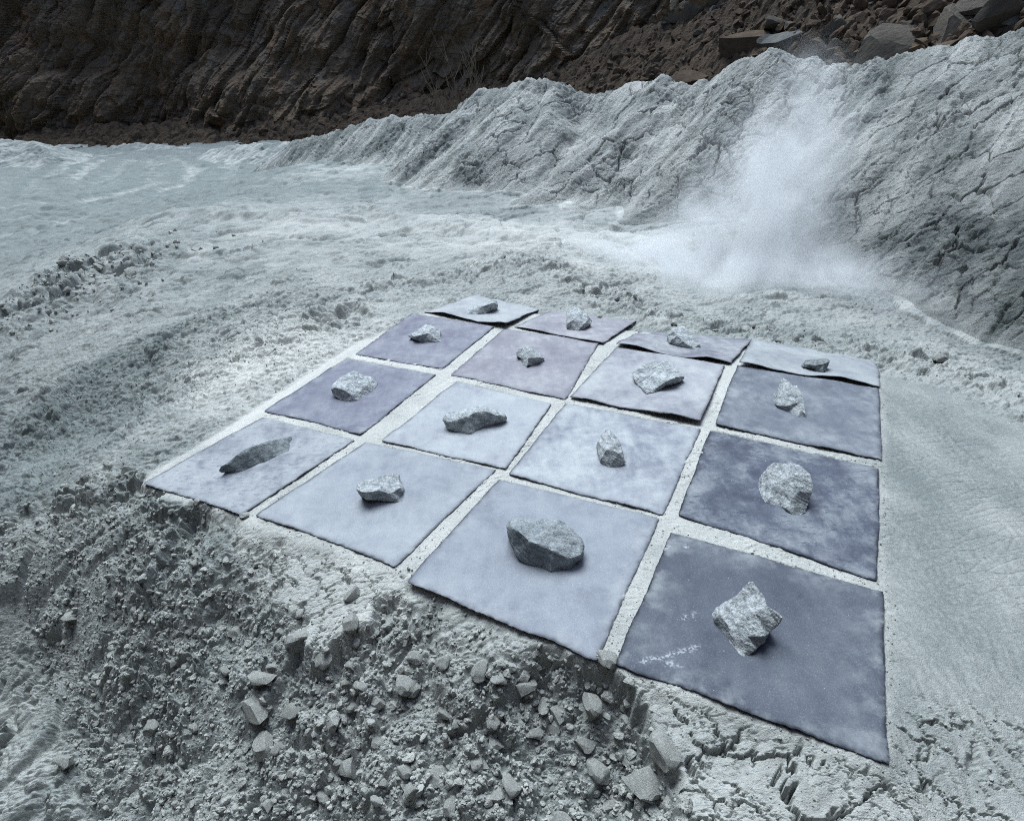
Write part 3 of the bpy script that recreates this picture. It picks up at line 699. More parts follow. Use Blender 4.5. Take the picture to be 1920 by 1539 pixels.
SMALL = [lump(2, 9, (.34, .8), .10, 400 + i, (1, .8, .62)) for i in range(6)]; TINY = [lump(1, 5, (.4, .85), .12, 420 + i, (1, .8, .65)) for i in range(6)]
def scatter(mask, n, smin, smax, pw, seed, sink=.2):
    ids, s = spots(mask, n, smin, smax, pw, seed); return [(x[i], y[i], z[i] + q * .12, q, int(i) % 6, int(i)) for i, q in zip(ids, s)]
nS = QUAL ** 2
tag(merged('clay_crumbs', SMALL, scatter(FRONT_ONLY + .15 * front, int(8500 * nS), .006, .026, 1.9, 11) + scatter(bank * .8, int(300 * nS), .006, .013, 2.0, 12) + scatter(PILE, int(350 * nS), .015, .05, 1.5, 13), M_CLOD), kind='stuff')
tag(merged('clay_grit', TINY, scatter(front + .3 * bank, int(10000 * nS), .003, .010, 2.2, 14) + scatter(mid * (.2 + cr1) + lip, int(1500 * nS), .004, .010, 2.4, 15) + scatter(np.exp(-((SH_IN - .02) / .022) ** 2) * flat, int(1300 * nS), .0015, .006, 1.6, 17) + scatter(gap * flat * .5 + blk * .4 + tong * .4, int(2500 * nS), .002, .007, 2, 16), M_CLOD), kind='stuff')

# angular scree stones
M_ST = [scree_rock_material('rust_brown_stone', (.070, .052, .038), (.125, .088, .058), (.045, .036, .03)), scree_rock_material('grey_brown_stone', (.075, .066, .054), (.14, .125, .10), (.05, .043, .036)), scree_rock_material('slate_blue_stone', (.09, .095, .09), (.18, .185, .172), (.075, .067, .055))]
STONES = []
for i in range(12):
    v, f = lump(3, 17, (.30, .70), .035, 500 + i, (1, random.uniform(.5, .95), random.uniform(.28, .65)))
    STONES.append(mesh_np('scree_stone', v, f, M_ST[(0, 0, 1, 0, 1, 2, 0, 1, 0, 1, 1, 2)[i]], smooth=True, sharp=22))
used_map[id(STONES)] = set()
def scree_hit(px, py):
    d = ray(px, py); t = np.linspace(14, 45, 1500); P = CAM + d * t[:, None]; zz = scree_h(P[:, 0], P[:, 1]); k = np.argmax(P[:, 2] < zz); return P[k]
def scree_put(px_, py_, size, k, label, sq=(1, 1, 1), rot=(0, 0, 0)):
    size *= 1.3; q = scree_hit(px_, py_); o = put(STONES, k, (q[0], q[1], q[2] - size * .3), size, 0, label, 'boulder', None, 0)
    o.scale = (size * sq[0], size * sq[1], size * sq[2]); o.rotation_euler = rot
scree_put(1305, 150, .95, 0, 'dark brown flat-topped boulder in the dip behind the grey ridge', (1, .9, 1.2))
scree_put(1400, 95, 1.25, 3, 'dark blocky boulder left of the tall grey peak', (1, 1, 1.4))
scree_put(1480, 78, 1.35, 11, 'pale grey flat-topped slab above the ridge peak', (1.1, .9, .9))
scree_put(1650, 96, 1.35, 10, 'largest grey slab, leaning behind the ridge right of the peak', (1.5, .8, 1.0), (.35, -.30, .25))
scree_put(1530, 95, .9, 8, 'rust brown stone right of the pale flat-topped slab', (1, 1, 1))
scree_put(1555, 60, 1.0, 4, 'tilted grey brown block beside the largest slab', (1, .7, 1), (.5, .4, .8))
scree_put(1300, 12, 1.5, 2, 'grey slab at the top left of the scree', (1.1, 1, .9), (.3, -.4, 0))
scree_put(1860, 25, 1.5, 7, 'brown slab with a pale streak at the upper right of the scree', (1, .6, 1.2), (.9, .2, .5))
scree_put(1450, 42, 1.1, 9, 'leaning grey brown stone above the pale slab', (1, .8, .8), (.4, .2, 1.0))
scree_put(1780, 40, 1.4, 10, 'broad tilted stone between the largest slab and the right edge', (1.2, .7, .7), (.5, -.3, .7))
r = np.random.default_rng(77); cnt = 0; places = []
def scree_ok(px_, py_):
    q = scree_hit(px_, py_); return q if q[1] < 40 and q[1] > 13 else None
for _ in range(4000):
    px_ = r.uniform(900, 2050); py_ = r.uniform(-60, 200); edge = np.interp(px_, [880, 1050, 1200, 1290, 2100], [215, 140, 60, -40, -80])
    if py_ < edge - 10 * r.random(): continue
    q = scree_ok(px_, py_)
    if q is None: continue
    big = np.interp(px_, [1000, 1300, 1500, 1900], [.28, .5, .85, 1.1])
    s = big * .78 * (.22 + .9 * r.random() ** 3)
    if cnt < 230 and s > big * .22:
        o = put(STONES, int(r.integers(12)), (q[0], q[1], q[2] - s * .15), s, 0, 'angular brown stone lying on the scree behind the grey ridge', 'stone', 'loose stones on the scree'); cnt += 1
        o.rotation_euler = (r.uniform(-.7, .7), r.uniform(-.7, .7), r.uniform(0, 6.28)); o.scale = (s * r.uniform(.8, 1.3), s * r.uniform(.6, 1), s * r.uniform(.7, 1.2))
    else: places.append((q[0], q[1], q[2], s * .55, int(r.integers(6)), int(r.integers(1e6))))
SH = [lump(2, 8, (.35, .8), .03, 540 + i, (1, .8, .5)) for i in range(6)]
for _ in range(1500):
    a = r.uniform(-40, 12); q = scree_hit(r.uniform(420, 1250), r.uniform(90, 268))
    if 20 < q[1] < 50: places.append((q[0], q[1], q[2], .06 + .3 * r.random() ** 4, int(r.integers(6)), int(r.integers(1e6))))
tag(merged('scree_rubble', SH, places, M_ST[0]), kind='stuff')

# bare shrub beyond the ridge
def tubes(name, paths, mat, sides=4):
    VV, FF, n = [], [], 0
    for P, ra, rb in paths:
        P = np.array(P); m = len(P)
        for i, p in enumerate(P):
            rr = ra + (rb - ra) * i / (m - 1)
            for k in range(sides): VV.append(p + np.array([math.cos(6.283 * k / sides) * rr, math.sin(6.283 * k / sides) * rr, 0]))
        for i in range(m - 1):
            for k in range(sides): a, b = n + i * sides + k, n + i * sides + (k + 1) % sides; FF.append((a, b, b + sides, a + sides))
        n += m * sides
    return mesh_np(name, np.array(VV), np.array(FF), mat)
kt = Nt('dry_twig'); M_TWIG = kt.col(kt.mix(kt.rng(kt.noise(3), .3, .7), (.10, .08, .06), (.19, .16, .125)))
def shrub(px_, py_, Yd, h, n, label, seed):
    r = np.random.default_rng(seed); b = at_y(px_, py_, Yd); b[2] -= .7; paths = []
    for i in range(n):
        a = r.uniform(0, 6.28); sp_ = r.uniform(.05, .45); hh = h * r.uniform(.55, 1); p = b + [r.normal() * .35, r.normal() * .3, 0]; P = [p]
        for k in range(1, 7): P.append(p + np.array([math.cos(a) * sp_ * hh * (k / 6) ** 1.4 + r.normal() * .02, math.sin(a) * sp_ * hh * (k / 6) ** 1.4, hh * k / 6]))
        paths.append((P, .014, .004))
        for q in range(5):
            k = r.integers(2, 6); s0 = P[k]; a2 = r.uniform(0, 6.28); l = hh * r.uniform(.15, .35)
            paths.append(([s0, s0 + np.array([math.cos(a2) * l * .3, math.sin(a2) * l * .3, l * .5]), s0 + np.array([math.cos(a2) * l * .5, math.sin(a2) * l * .5, l])], .007, .003))
    return tag(tubes('bare_shrub', paths, M_TWIG), label, 'shrub')
shrub(872, 212, 17.5, 2.3, 16, 'taller bare leafless shrub behind the grey ridge, in front of the brown wall', 5)
shrub(832, 216, 18.5, 1.5, 14, 'lower bare twiggy shrub just left of the taller one', 6)

# ------------------------------------------------------------------ the sixteen sheets
WAVE = {(2,3):.015,(3,3):.010,(0,3):.012,(2,2):.008,(0,0):.006,(1,3):.005}
STY = {  # base, pale, dark, mottle, spots, look
 (0,0):((.39,.41,.475),(.49,.51,.57),(.20,.215,.28),.9,.8,'pale lavender sheet speckled with dark spots, at the left corner of the grid'),
 (1,0):((.37,.395,.47),(.46,.485,.55),(.26,.28,.35),.7,0,'smooth pale grey-blue sheet with a torn lower edge, second of the front row'),
 (2,0):((.33,.355,.435),(.40,.43,.50),(.235,.25,.32),.7,0,'plain grey-lavender sheet under the big dark boulder, in the front row'),
 (3,0):((.125,.14,.185),(.18,.20,.245),(.085,.095,.135),.7,0,'darkest slate-grey sheet at the near right corner, with white chalk scuffs'),
 (0,1):((.25,.26,.345),(.34,.35,.43),(.17,.18,.25),.9,0,'mid grey-lavender sheet with dark edges, on the left side of the grid'),
 (1,1):((.45,.475,.545),(.53,.555,.61),(.33,.345,.43),.9,0,'palest sheet, nearly white, under the long notched rock'),
 (2,1):((.40,.425,.50),(.55,.575,.63),(.25,.265,.345),1.1,0,'sheet with a white centre and grey edges, under the pale pointed rock'),
 (3,1):((.125,.14,.195),(.26,.285,.345),(.075,.085,.13),1.2,.7,'dark blue-grey sheet mottled with pale blotches, on the right side'),
 (0,2):((.27,.275,.355),(.38,.385,.46),(.18,.185,.26),.9,0,'mauve-grey sheet under the small split rock, left of the far side'),
 (1,2):((.33,.325,.395),(.47,.47,.53),(.25,.245,.31),.8,0,'pinkish grey sheet under the small pyramid rock'),
 (2,2):((.42,.43,.495),(.52,.535,.585),(.29,.295,.365),1.0,.3,'pale sheet lifting at its near right corner, under the flat rough rock'),
 (3,2):((.20,.22,.28),(.31,.33,.39),(.14,.155,.205),1.0,0,'grey-blue stained sheet under the fin-shaped rock on the right'),
 (0,3):((.44,.455,.51),(.53,.545,.59),(.30,.31,.38),.8,0,'pale wavy sheet at the farthest corner of the grid'),
 (1,3):((.33,.325,.39),(.47,.47,.52),(.24,.235,.30),.9,0,'pinkish sheet lying flat in the far row under the block-shaped rock'),
 (2,3):((.30,.305,.365),(.44,.45,.50),(.18,.185,.24),1.1,.2,'curled sheet in the far row, lifted off the ground with a dark gap below'),
 (3,3):((.36,.38,.43),(.46,.48,.525),(.25,.265,.325),.9,0,'pale sheet at the far right corner with a wavy raised near edge')}
SHEET_Z = {}
def make_sheet(ij):
    zc = ZC.get(ij, (.003, .003, .003, .003)); P = [at_z(px_, py_, zz) for (px_, py_), zz in zip(Q[ij], zc)]
    seed = ij[0] * 7 + ij[1] * 31; n = 110; u = np.linspace(0, 1, n)
    uu, vv = np.meshgrid(u, u, indexing='ij')
    jag = lambda t, k: fbm(t * 26, t * 0 + k, seed + k, 3, .7) * .0035 + fbm(t * 6.3, t * 0 + k + .3, seed + k + 5, 2) * .004 + fbm(t * 2.2, t * 0 + k + .5, seed + k + 9, 2) * .014
    e = [jag(u, k) for k in range(4)]
    # u: left to right, v: near to far; corners 0 = left, 1 = far, 2 = right, 3 = near
    uu, vv = uu * 1.036 - .018, vv * 1.036 - .018
    U = uu + (1 - uu) * e[0][None, :] * .6 + uu * e[1][None, :] * .6; Vv = vv + (1 - vv) * e[2][:, None] + vv * e[3][:, None] * .6
    # rounded corners
    cu, cv = U - .5, Vv - .5; k = np.clip(np.maximum(np.abs(cu), np.abs(cv)) * 2, 0, 1); rr = (np.abs(cu) ** 60 + np.abs(cv) ** 60) ** (1 / 60) * 2
    fit = np.where(rr > 1e-6, np.maximum(np.abs(cu), np.abs(cv)) * 2 / np.maximum(rr, 1e-6), 1); w = k ** 6
    cu, cv = cu * (1 + (fit - 1) * w * 1.1), cv * (1 + (fit - 1) * w * 1.1); U, Vv = cu + .5, cv + .5
    S = lambda a, b, c, d: (a * (1 - U) * (1 - Vv) + b * (1 - U) * Vv + c * U * Vv + d * U * (1 - Vv))
    c = [P[0], P[1], P[2], P[3]]
    XX, YY, ZZ = (S(c[0][k], c[1][k], c[2][k], c[3][k]) for k in range(3))
    wv_ = WAVE.get(ij, .0035)
    ZZ = ZZ + wv_ * (np.sin(U * 9 + seed) * (1 - Vv) ** 1.5) + fbm(XX * 3.5, YY * 3.5, seed, 3) * (.0025 + .12 * wv_)
    rim = np.minimum(np.minimum(uu, 1 - uu), np.minimum(vv, 1 - vv)) + .01; ZZ = ZZ + .004 * np.exp(-rim / .05) * fbm(XX * 7, YY * 7, seed + 3, 2)
    gmin = .0015
    if ij[1] < 3: ZZ = np.maximum(ZZ, gmin)
    th = .0032; top = np.stack([XX, YY, ZZ + th], -1).reshape(-1, 3); bot = np.stack([XX, YY, ZZ], -1).reshape(-1, 3)
    o_ = np.array([P[k] for k in range(4)]).mean(0); Vt = np.concatenate([top, bot]) - o_
    ix = np.arange(n * n).reshape(n, n); q = np.stack([ix[:-1, :-1], ix[1:, :-1], ix[1:, 1:], ix[:-1, 1:]], -1).reshape(-1, 4)
    ring = np.concatenate([ix[:, 0], ix[-1, 1:], ix[-2::-1, -1], ix[0, -2:0:-1]]); nx_ = np.roll(ring, -1)
    side = np.stack([ring, ring + n * n, nx_ + n * n, nx_], 1)
    FF = np.concatenate([q, q[:, ::-1] + n * n, side])
    edge = np.exp(-rim / .012).ravel(); st = STY[ij]; chalk = np.zeros(n * n)
    if ij == (3, 0):
        for a, b in [((1203,1237),(1225,1232)),((1232,1233),(1262,1222)),((1250,1240),(1275,1245)),((1262,1222),(1290,1216)),((1290,1216),(1308,1208)),((1280,1158),(1287,1154)),((1300,1150),(1306,1148)),((1284,1021),(1288,1024)),((1245,1028),(1254,1022))]:
            L_ = np.array([at_z(*a, .011), at_z(*b, .011)]); chalk = np.maximum(chalk, sstep(.014, .002, pl_dist(L_, XX.ravel(), YY.ravel()) + .008 * noise(XX.ravel() * 60, YY.ravel() * 60, 3)))
    tint = lambda c: (c[0] * .82, c[1] * .83, c[2] * .765)
    m = sheet_material(ij, tint(st[0]), tint(st[1]), tint(st[2]), st[3], st[4], seed + 1)
    ob = mesh_np('felt_sheet', Vt, FF, m, {'edge': np.concatenate([edge, np.ones(n * n)]), 'drift': np.concatenate([np.exp(-rim / .09).ravel()] * 2), 'chalk': np.concatenate([chalk, chalk * 0])}, sharp=50); ob.location = o_
    tag(ob, st[5], 'sheet', 'sheets laid out in a four by four grid')
    SHEET_Z[ij] = (XX, YY, ZZ + th)
for ij in Q: make_sheet(ij)

# ------------------------------------------------------------------ the sixteen rocks
# each: sheet, footprint share, upper outline left to right, lower outline right to left (both photo pixels), ridge points (pixel, depth share), label
ROCKS = [
 ((0,0),1.0,[(409.7,882.6,.07),(413.3,874.3,.12),(426.9,866.5,.15),(442.5,854,.20),(459,841.5,.28),(475.8,835.7,.36),(498.8,826.9,.48),(523.8,822.7,.62),(539.4,818,.75),(544,818,.77),(547.2,825.8,.72),(544.6,830,.69),(548.2,840.4,.67)],[(542.5,846.7),(518.5,856.6),(499.8,866.5),(484.2,870.6),(455,884.2),(443.5,887.3),(425.8,885.7),(414.4,886.3)],[(430,870,.10),(462,847.5,.20),(500,833,.38),(538,824.5,.62)],'long dark wedge-shaped rock on the spotted sheet at the left corner'),
 ((1,0),.65,[(668.1,917.6),(669.2,905.2),(686.7,900.8),(705.6,894.3),(718.8,892.1),(737.7,887.7),(747.2,889.2),(748,898.7),(756.7,914),(757.4,922.7)],[(757.4,939.5),(748,941.3),(712.9,938.4),(694.7,936.6),(683,934)],[(679.4,922.7,.12),(695.4,922,.14),(710,919.8,.16),(723.9,923.5,.14),(737,922.7,.14),(748.7,915.4,.25)],'white flat-topped rock with a dark front face, on the second front sheet'),
 ((2,0),.60,[(952.3,999),(948,985.4),(954.4,975),(970,970.3),(997,974.5),(1024,973.4),(1049,972.4),(1068,985.4),(1088.8,1008.3),(1095,1018.8),(1094,1037.5)],[(1085.6,1052),(1069,1067.7),(1045,1070.8),(1032.5,1074),(1013.8,1064),(987.7,1058.3),(970,1044.8),(958.5,1024)],[(970,993.8,.5),(993,1014.6,.28),(1013.8,1021.9,.22),(1036.7,1033,.14),(1068,1047,.10),(1086.7,1040.6,.2),(1030,995,.62)],'largest rock, a rounded dark grey boulder on the third front sheet'),
 ((3,0),.60,[(1339.2,1162.4),(1346.3,1144.9),(1349.8,1139),(1380.2,1116.8),(1406,1089.9),(1413,1091),(1430,1112.7),(1438.7,1135.5),(1462,1150.7),(1466.7,1157.7)],[(1457.4,1173),(1442,1187),(1432.8,1205.7),(1422.3,1212.7),(1403.6,1230.2),(1394.2,1232.6),(1380.2,1223.2),(1362.6,1195),(1348.6,1178.8)],[(1349.5,1151,.5),(1368.5,1177.6,.33),(1373.2,1187,.27),(1401.2,1192.8,.22),(1434,1192,.24),(1380,1214,.12),(1399,1221,.08),(1415,1216,.15),(1415,1150,.5)],'diamond-shaped grey rock on the darkest sheet'),
 ((0,1),.65,[(619.3,730.3),(619.3,724.5),(635,710.6),(651,699.7),(662.7,693.5),(673.7,697.5),(683.9,704),(694,704.4),(702,709.9),(707.2,718.7),(705,726.7)],[(700,733.2),(680.2,745.6),(671.5,751.5),(656.2,754),(638,749.3),(629.2,744.2),(622.6,738.4)],[(629.2,726.7,.3),(647.4,732.5,.16),(665.6,720.8,.4),(677.3,731,.25),(658.4,741.3,.07),(687.5,722.3,.35),(699,714.5,.6)],'chunky white-topped rock on the mid grey sheet at the left side'),
 ((1,1),.55,[(829.6,786.7),(830,780.8),(839.2,773.3),(856.7,768),(881.7,763.8),(905,758),(916.7,764.6),(930.8,769.2),(945.8,775.8),(950,782.5)],[(946.7,790),(926.7,797.5),(908.3,801.7),(895,808.3),(883.3,814.6),(876.7,815.4),(860,810.8),(841.7,804.2),(832.5,793.3)],[(838.3,791.7,.35),(856.7,788.3,.28),(876.7,780,.28),(895,772.5,.4),(908.3,768.3,.5),(917.5,773.3,.4),(929,778.3,.35),(943,780,.4)],'long bone-shaped rock with a pale ridge, on the palest sheet'),
 ((2,1),.60,[(1125,864.7),(1121.2,848.5),(1119.9,829),(1130.3,811.4),(1136.8,804.3),(1143.9,804.3),(1152.4,816),(1160.8,824.4),(1167.3,843.9),(1172.5,866)],[(1161.5,877),(1155,880.6),(1142,877),(1130.3,871.9)],[(1127.5,860,.2),(1136.8,843.3,.28),(1145.9,841.3,.28),(1158.9,849.8,.2),(1165.5,848,.3),(1142,824,.6)],'white pointed rock with a grey front face, on the sheet with the white centre'),
 ((3,1),.55,[(1426.8,927.7),(1428.3,908.2),(1431.2,886.8),(1441.9,873),(1450.7,868.3),(1468.2,868.3),(1482.8,866.8),(1505.3,877),(1520.9,890.7),(1523.8,903.4),(1522.8,922.8)],[(1515,945.3),(1509.2,960.9),(1501.4,966.7),(1487.7,965.7),(1476,958.9),(1462.4,949.2),(1446.8,947.2),(1433,942.3)],[(1475,952,.07),(1487.7,932.6,.21),(1499.4,920.9,.32),(1492.6,890.7,.55),(1448.7,908,.52),(1441,935,.22)],'big smooth rounded rock on the dark blotched sheet'),
 ((0,2),.60,[(765.1,629.6),(770.3,626),(781.3,619.2),(792.7,611.9),(797.9,608.2),(807.3,609.3),(819.3,616),(826,621.8),(826,634.3)],[(826.6,641.6),(812.5,642.9),(791.7,642.6),(781.3,637.9),(771.9,633.2)],[(775,631,.15),(786.5,629.6,.15),(803.6,623.9,.2),(804.7,616,.5),(815,633.2,.1)],'small split rock with a sharp white top, on the mauve-grey sheet'),
 ((1,2),.60,[(968.8,668),(968.3,660),(974.8,649.7),(982.8,648.5),(995,647.8),(1001.6,654.8),(1010,660.5),(1020.3,671.3)],[(1020.3,675),(1014.7,679.7),(1001,685.3),(991.3,685.8),(987,690.5),(982.3,687.2),(979,678.3),(974.4,669.8)],[(993.1,658,.4),(990.3,672.2,.15),(1008.6,670.3,.2),(989.3,683,.04)],'small pyramid-shaped pale rock on the pinkish sheet'),
 ((2,2),.68,[(1188.2,711),(1187.5,697.9),(1200.6,688.4),(1210.8,682.6),(1230.5,676.8),(1252.4,676.8),(1261.9,681.2),(1266.3,689.2),(1275.8,696.5),(1283.8,704.5)],[(1284.5,710.3),(1274.3,717.6),(1248.8,724.9),(1240,730.8),(1224,737.3),(1213.8,739.5),(1205,733),(1194.8,722)],[(1229.8,728.6,.12),(1248.8,715.4,.2),(1266.3,708,.3),(1221,706.7,.5),(1206.5,728,.12)],'broad flat rock with a rough pitted top, on the pale lifting sheet'),
 ((3,2),.50,[(1456.4,760),(1458.6,736.4),(1461.4,721.4),(1467.1,710),(1470,707.1),(1480,716.4),(1487.1,723.6),(1494.3,722.9),(1500.7,731.4),(1506.4,748.6),(1507.9,760),(1511.4,777.9)],[(1508.6,782),(1495.7,782.9),(1477,772),(1462,765.7)],[(1488.5,728,.72),(1494.3,741.4,.52),(1498.6,754.3,.36),(1502,768.6,.16),(1474.3,761.4,.2),(1476.4,729.3,.66)],'upright fin-shaped rock on the grey-blue stained sheet'),
 ((0,3),.60,[(872.4,585.8),(872.9,581),(886.5,576),(906.3,569.2),(917.7,564.5),(925,562),(930.2,564),(933.3,571.3)],[(931.3,576.5),(921.9,581.7),(909.9,588.4),(894.3,590.5),(875,589.5)],[(886.5,581,.2),(902,575.4,.25),(915,571.3,.3),(925.5,568,.4)],'small loaf-shaped pale rock on the farthest wavy sheet'),
 ((1,3),.55,[(1061.9,616.3),(1062.4,604.3),(1062.9,586),(1068,578.2),(1076,574),(1085.8,577.7),(1095.7,584.5),(1106,595.4),(1110.8,601.7)],[(1107.7,606.9),(1100.4,612.6),(1091,619.9),(1084.3,620.7),(1069,618.9)],[(1065,605.3,.14),(1075.4,599.6,.2),(1089,600.6,.2),(1096.3,606.4,.12),(1090,613,.05),(1086.9,589,.5)],'blocky rock with a dark front face, on the flat pinkish far sheet'),
 ((2,3),.55,[(1255.2,642),(1252.4,628.8),(1258,619),(1259.8,615),(1272.4,611.6),(1282.7,610.5),(1290.7,620.2),(1303.4,632.2),(1312.5,645.4)],[(1313.7,651.7),(1309.7,655.7),(1295.9,654.6),(1281.6,651.7),(1261,646)],[(1262,620.8,.55),(1270,629.4,.4),(1281.6,640.8,.2),(1293,648.5,.1),(1301.6,651.5,.07)],'slanting two-toned rock on the curled far sheet'),
 ((3,3),.60,[(1506,687.3),(1506.4,681.7),(1510.6,676),(1527.5,672.3),(1541.6,671.4),(1552.4,672.8),(1556,676.6),(1552.8,685.5)],[(1548.6,694),(1543,699.5),(1535,700),(1531,697.2),(1526,692.5),(1518,689.9),(1509.7,689.2)],[(1516,683.3,.3),(1528.4,685,.2),(1544,681.7,.3),(1551,680,.45)],'smallest dark rock, overhanging on its left, on the far right sheet')]
TONES = {(0,0):((.08,.10,.108),(.31,.345,.355),.2),(2,0):((.125,.152,.165),(.38,.415,.43),.2),(3,3):((.06,.075,.08),(.33,.36,.37),.3)}
from mathutils.geometry import delaunay_2d_cdt
def make_rock(ij, K, upper, lower, ridge, label):
    Zs = SHEET_Z[ij]; seed = ij[0] * 13 + ij[1] * 57 + 900
    mid_px = np.array(lower).mean(0); g0 = at_z(mid_px[0], mid_px[1], 0.01)
    def zs_at(p):
        k = np.argmin((Zs[0] - p[0]) ** 2 + (Zs[1] - p[1]) ** 2); return float(Zs[2].ravel()[k])
    zp = zs_at(g0); zp = zs_at(at_z(mid_px[0], mid_px[1], zp)) - .001
    hor = lambda P: math.hypot(P[0], P[1])
    G = [at_z(px_, py_, zs_at(at_z(px_, py_, zs_at(at_z(px_, py_, zp)))) - .002) for px_, py_ in lower]; zp = float(np.mean([q[2] for q in G])); s0 = min(hor(q) for q in G)
    L = (max(hor(at_z(px_, py_, zp)) for px_, py_, *_ in upper) - s0) * K
    def place(px_, py_, d):
        d3 = ray(px_, py_); gz = at_z(px_, py_, zp); s = min(s0 + d * L, hor(gz)); t = s / math.hypot(d3[0], d3[1]); return CAM + d3 * t
    n = len(upper); pts2, P3 = [], []; ymax = max(q[1] for q in lower); ymin = min(q[1] for q in upper)
    for i, (px_, py_, *dd_) in enumerate(upper):
        d = dd_[0] if dd_ else (ymax - py_) / (ymax - ymin); pts2.append((px_, -py_)); P3.append(place(px_, py_, d))
    nu = len(P3)
    for (px_, py_), q in zip(lower, G):                     # the lower edge rests on the sheet, or lifts off it where the outline climbs
        fr_ = (ymax - py_) / (ymax - ymin); pts2.append((px_, -py_)); P3.append(q if (hor(q) - s0) <= (fr_ + .10) * L else place(px_, py_, fr_ + .10))
    nb = len(P3)
    for px_, py_, d in ridge: pts2.append((px_, -py_)); P3.append(place(px_, py_, d))
    ed = [(i, (i + 1) % nb) for i in range(nb)]
    rid = [(nb + i, nb + i + 1) for i in range(min(len(ridge), 4) - 1)] if len(ridge) > 1 else []
    v2, e2, f2, ov, oe, of = delaunay_2d_cdt([Vector(p) for p in pts2], ed, [], 0, 1e-4)
    P3 = np.array(P3); newP = []
    for k, v in enumerate(v2):
        src = ov[k]
        if src: newP.append(P3[src[0]])
        else:
            dd = np.array([(v[0] - p[0]) ** 2 + (v[1] - p[1]) ** 2 for p in pts2]); w = 1 / (dd + 1e-6); newP.append((P3 * w[:, None]).sum(0) / w.sum())
    newP = np.array(newP)
    # keep triangles inside the outline
    poly = np.array(pts2[:nb]); F3 = []
    for f in f2:
        c = np.mean([[v2[i][0], v2[i][1]] for i in f], 0)
        if poly_sdf(poly, np.array([c[0]]), np.array([c[1]]))[0] < 0: F3.append(list(f))
    idx0 = {}
    for k in range(len(v2)):
        for s_ in ov[k]: idx0[s_] = k
    ring = [idx0[i] for i in range(nb)]
    cen = newP[ring].mean(0); back = {}
    VV = list(newP)
    for j, i in enumerate(ring):
        if j < nu or VV[i][2] > zs_at(VV[i]) + .006:
            q = VV[i].copy(); q[:2] = cen[:2] + (q[:2] - cen[:2]) * .93 + FW[:2] * L * .25; q[2] = min(zp, zs_at(q)) - .004; back[i] = len(VV); VV.append(q)
        else:
            back[i] = i
    for j in range(nb):
        a, b = ring[j], ring[(j + 1) % nb]; A, B = back[a], back[b]
        if A == a and B == b: continue
        if A == a: F3 += [[b, a, B]]
        elif B == b: F3 += [[b, a, A]]
        else: F3 += [[b, a, A], [b, A, B]]
    ci = len(VV); VV.append(np.array([cen[0], cen[1] + L * .1, zp - .002]))
    for j in range(nb): F3.append([back[ring[(j + 1) % nb]], back[ring[j]], ci])
    V_ = np.array(VV); F_ = np.array(F3)
    bm = bmesh.new(); bv = [bm.verts.new(p) for p in V_]
    for f in F_:
        try: bm.faces.new([bv[k] for k in f])
        except ValueError: pass
    h_ = np.ptp(V_[:, 0]) / 42
    for it in range(9):                                      # split the long edges until the triangles are even
        lng = [e for e in bm.edges if e.calc_length() > h_]
        if not lng: break
        bmesh.ops.subdivide_edges(bm, edges=lng, cuts=1, use_grid_fill=False)
        bmesh.ops.triangulate(bm, faces=[f for f in bm.faces if len(f.verts) > 3], quad_method='SHORT_EDGE')
    bmesh.ops.recalc_face_normals(bm, faces=bm.faces)
    for it in range(2): bmesh.ops.smooth_vert(bm, verts=bm.verts, factor=.35, use_axis_x=True, use_axis_y=True, use_axis_z=True)
    bm.verts.index_update(); V_ = np.array([q.co[:] for q in bm.verts]); F_ = np.array([[q.index for q in f.verts] for f in bm.faces]); bm.free()
    nrm = np.zeros_like(V_); fn = np.cross(V_[F_[:, 1]] - V_[F_[:, 0]], V_[F_[:, 2]] - V_[F_[:, 0]])
    for k in range(3): np.add.at(nrm, F_[:, k], fn)
    if (nrm * (V_ - V_.mean(0))).sum() < 0: F_ = F_[:, ::-1]; nrm = -nrm
    nrm /= np.linalg.norm(nrm, axis=1)[:, None] + 1e-12
    W = np.ptp(V_[:, 0]); q = (V_ - cen) / W
    amp = .028 * noise3(q, 3.5, seed) + .016 * np.abs(noise3(q, 8, seed + 2)) + .009 * noise3(q, 18, seed + 4) + .005 * noise3(q, 40, seed + 6)
    V_ = V_ + nrm * (amp * W * (.45 if ij == (0, 0) else .9))[:, None]
    t = TONES.get(ij, ((.15, .178, .19), (.54, .57, .58), .3))
    m = granite_material('grey_granite', t[0], t[1], t[2], 1.0, (seed * .37 % 5, seed * .11 % 5, 0))
    o_ = np.array([cen[0], cen[1], zp]); ob = mesh_np('rock', V_ - o_, F_, m, sharp=34); ob.location = o_
    tag(ob, label, 'rock', 'rocks set one on each sheet')
for a in ROCKS: make_rock(*a)

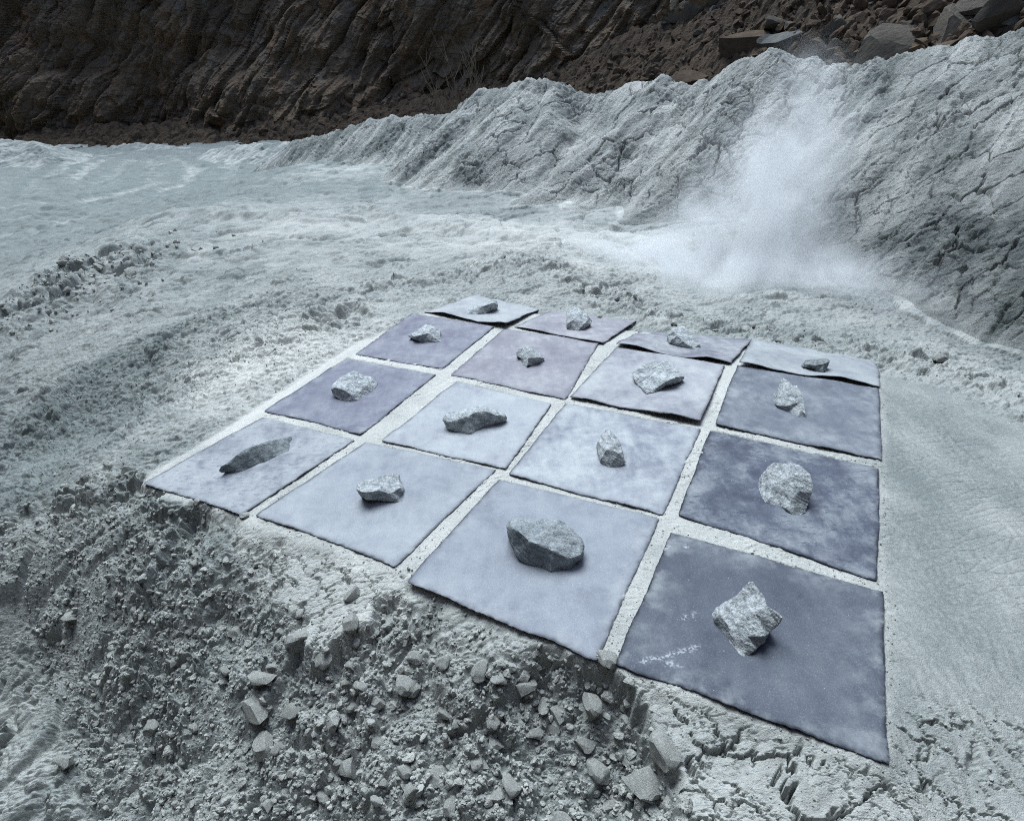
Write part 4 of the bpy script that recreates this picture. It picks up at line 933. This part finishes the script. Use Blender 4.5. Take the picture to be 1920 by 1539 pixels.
# ------------------------------------------------------------------ drifting dust
def dust():
    k = Nt('drifting_dust'); t = k.t; t.nodes.remove(k.b); out = t.nodes['Material Output']
    pos = k.tc.outputs['Object']
    def blob(c, r, amt):
        s = k.n('VectorMath', operation='SUBTRACT'); k.l(pos, s.inputs[0]); s.inputs[1].default_value = tuple(c)
        d = k.n('VectorMath', operation='DIVIDE'); k.l(s.outputs[0], d.inputs[0]); d.inputs[1].default_value = tuple(r)
        L = k.n('VectorMath', operation='LENGTH'); k.l(d.outputs[0], L.inputs[0])
        q = k.rng(L.outputs['Value'], 1.0, 0.0, 0.0, 1.0); q = k.math('MULTIPLY', q, q)
        return k.math('MULTIPLY', q, amt)
    B = [((1330,515,5.6),(1.6,1.2,.46),2.6),((1180,490,6.0),(1.3,1.0,.30),1.7),((1470,525,5.2),(1.1,.9,.42),1.6),((1390,440,5.9),(1.2,1.0,.72),1.4),((1440,355,6.3),(1.0,.9,.76),.95),((1480,275,6.9),(.92,.9,.7),.62),((1520,205,7.6),(.9,.8,.66),.36),((1510,140,8.4),(.7,.7,.6),.2),((1640,540,4.9),(1.2,.9,.36),.5),((1020,465,6.9),(1.3,.9,.22),.5),((1560,80,16),(3,2,1.2),.02)]
    tot = None
    for (px_, py_, yy), rr, am in B:
        q = blob(at_y(px_, py_, yy), rr, am); tot = q if tot is None else k.math('ADD', tot, q)
    nz_ = k.noise(1.5, 6, .6, stretch=(1.3, 1, .8), dist=1.0); n2_ = k.noise(4.5, 4, .55)
    f = k.math('ADD', k.rng(nz_, .38, .66, .0, 1.7), k.rng(n2_, .3, .7, -.4, .4)); f = k.math('MAXIMUM', f, 0.03)
    vol = k.n('VolumePrincipled'); vol.inputs['Color'].default_value = (.93, .955, .97, 1); vol.inputs['Anisotropy'].default_value = .1
    k.l(k.math('MULTIPLY', k.math('MULTIPLY', tot, f), 4.6), vol.inputs['Density']); k.l(vol.outputs[0], out.inputs['Volume'])
    v, f_ = ICO[2]; c = np.array([2.6, 6.9, .55]); v2 = v * [2.9, 3.3, 1.75] + c
    k.m.cycles.volume_sampling = 'DISTANCE'
    ob = mesh_np('dust_cloud', v2, f_, k.m, smooth=True); tag(ob, kind='stuff')
dust()
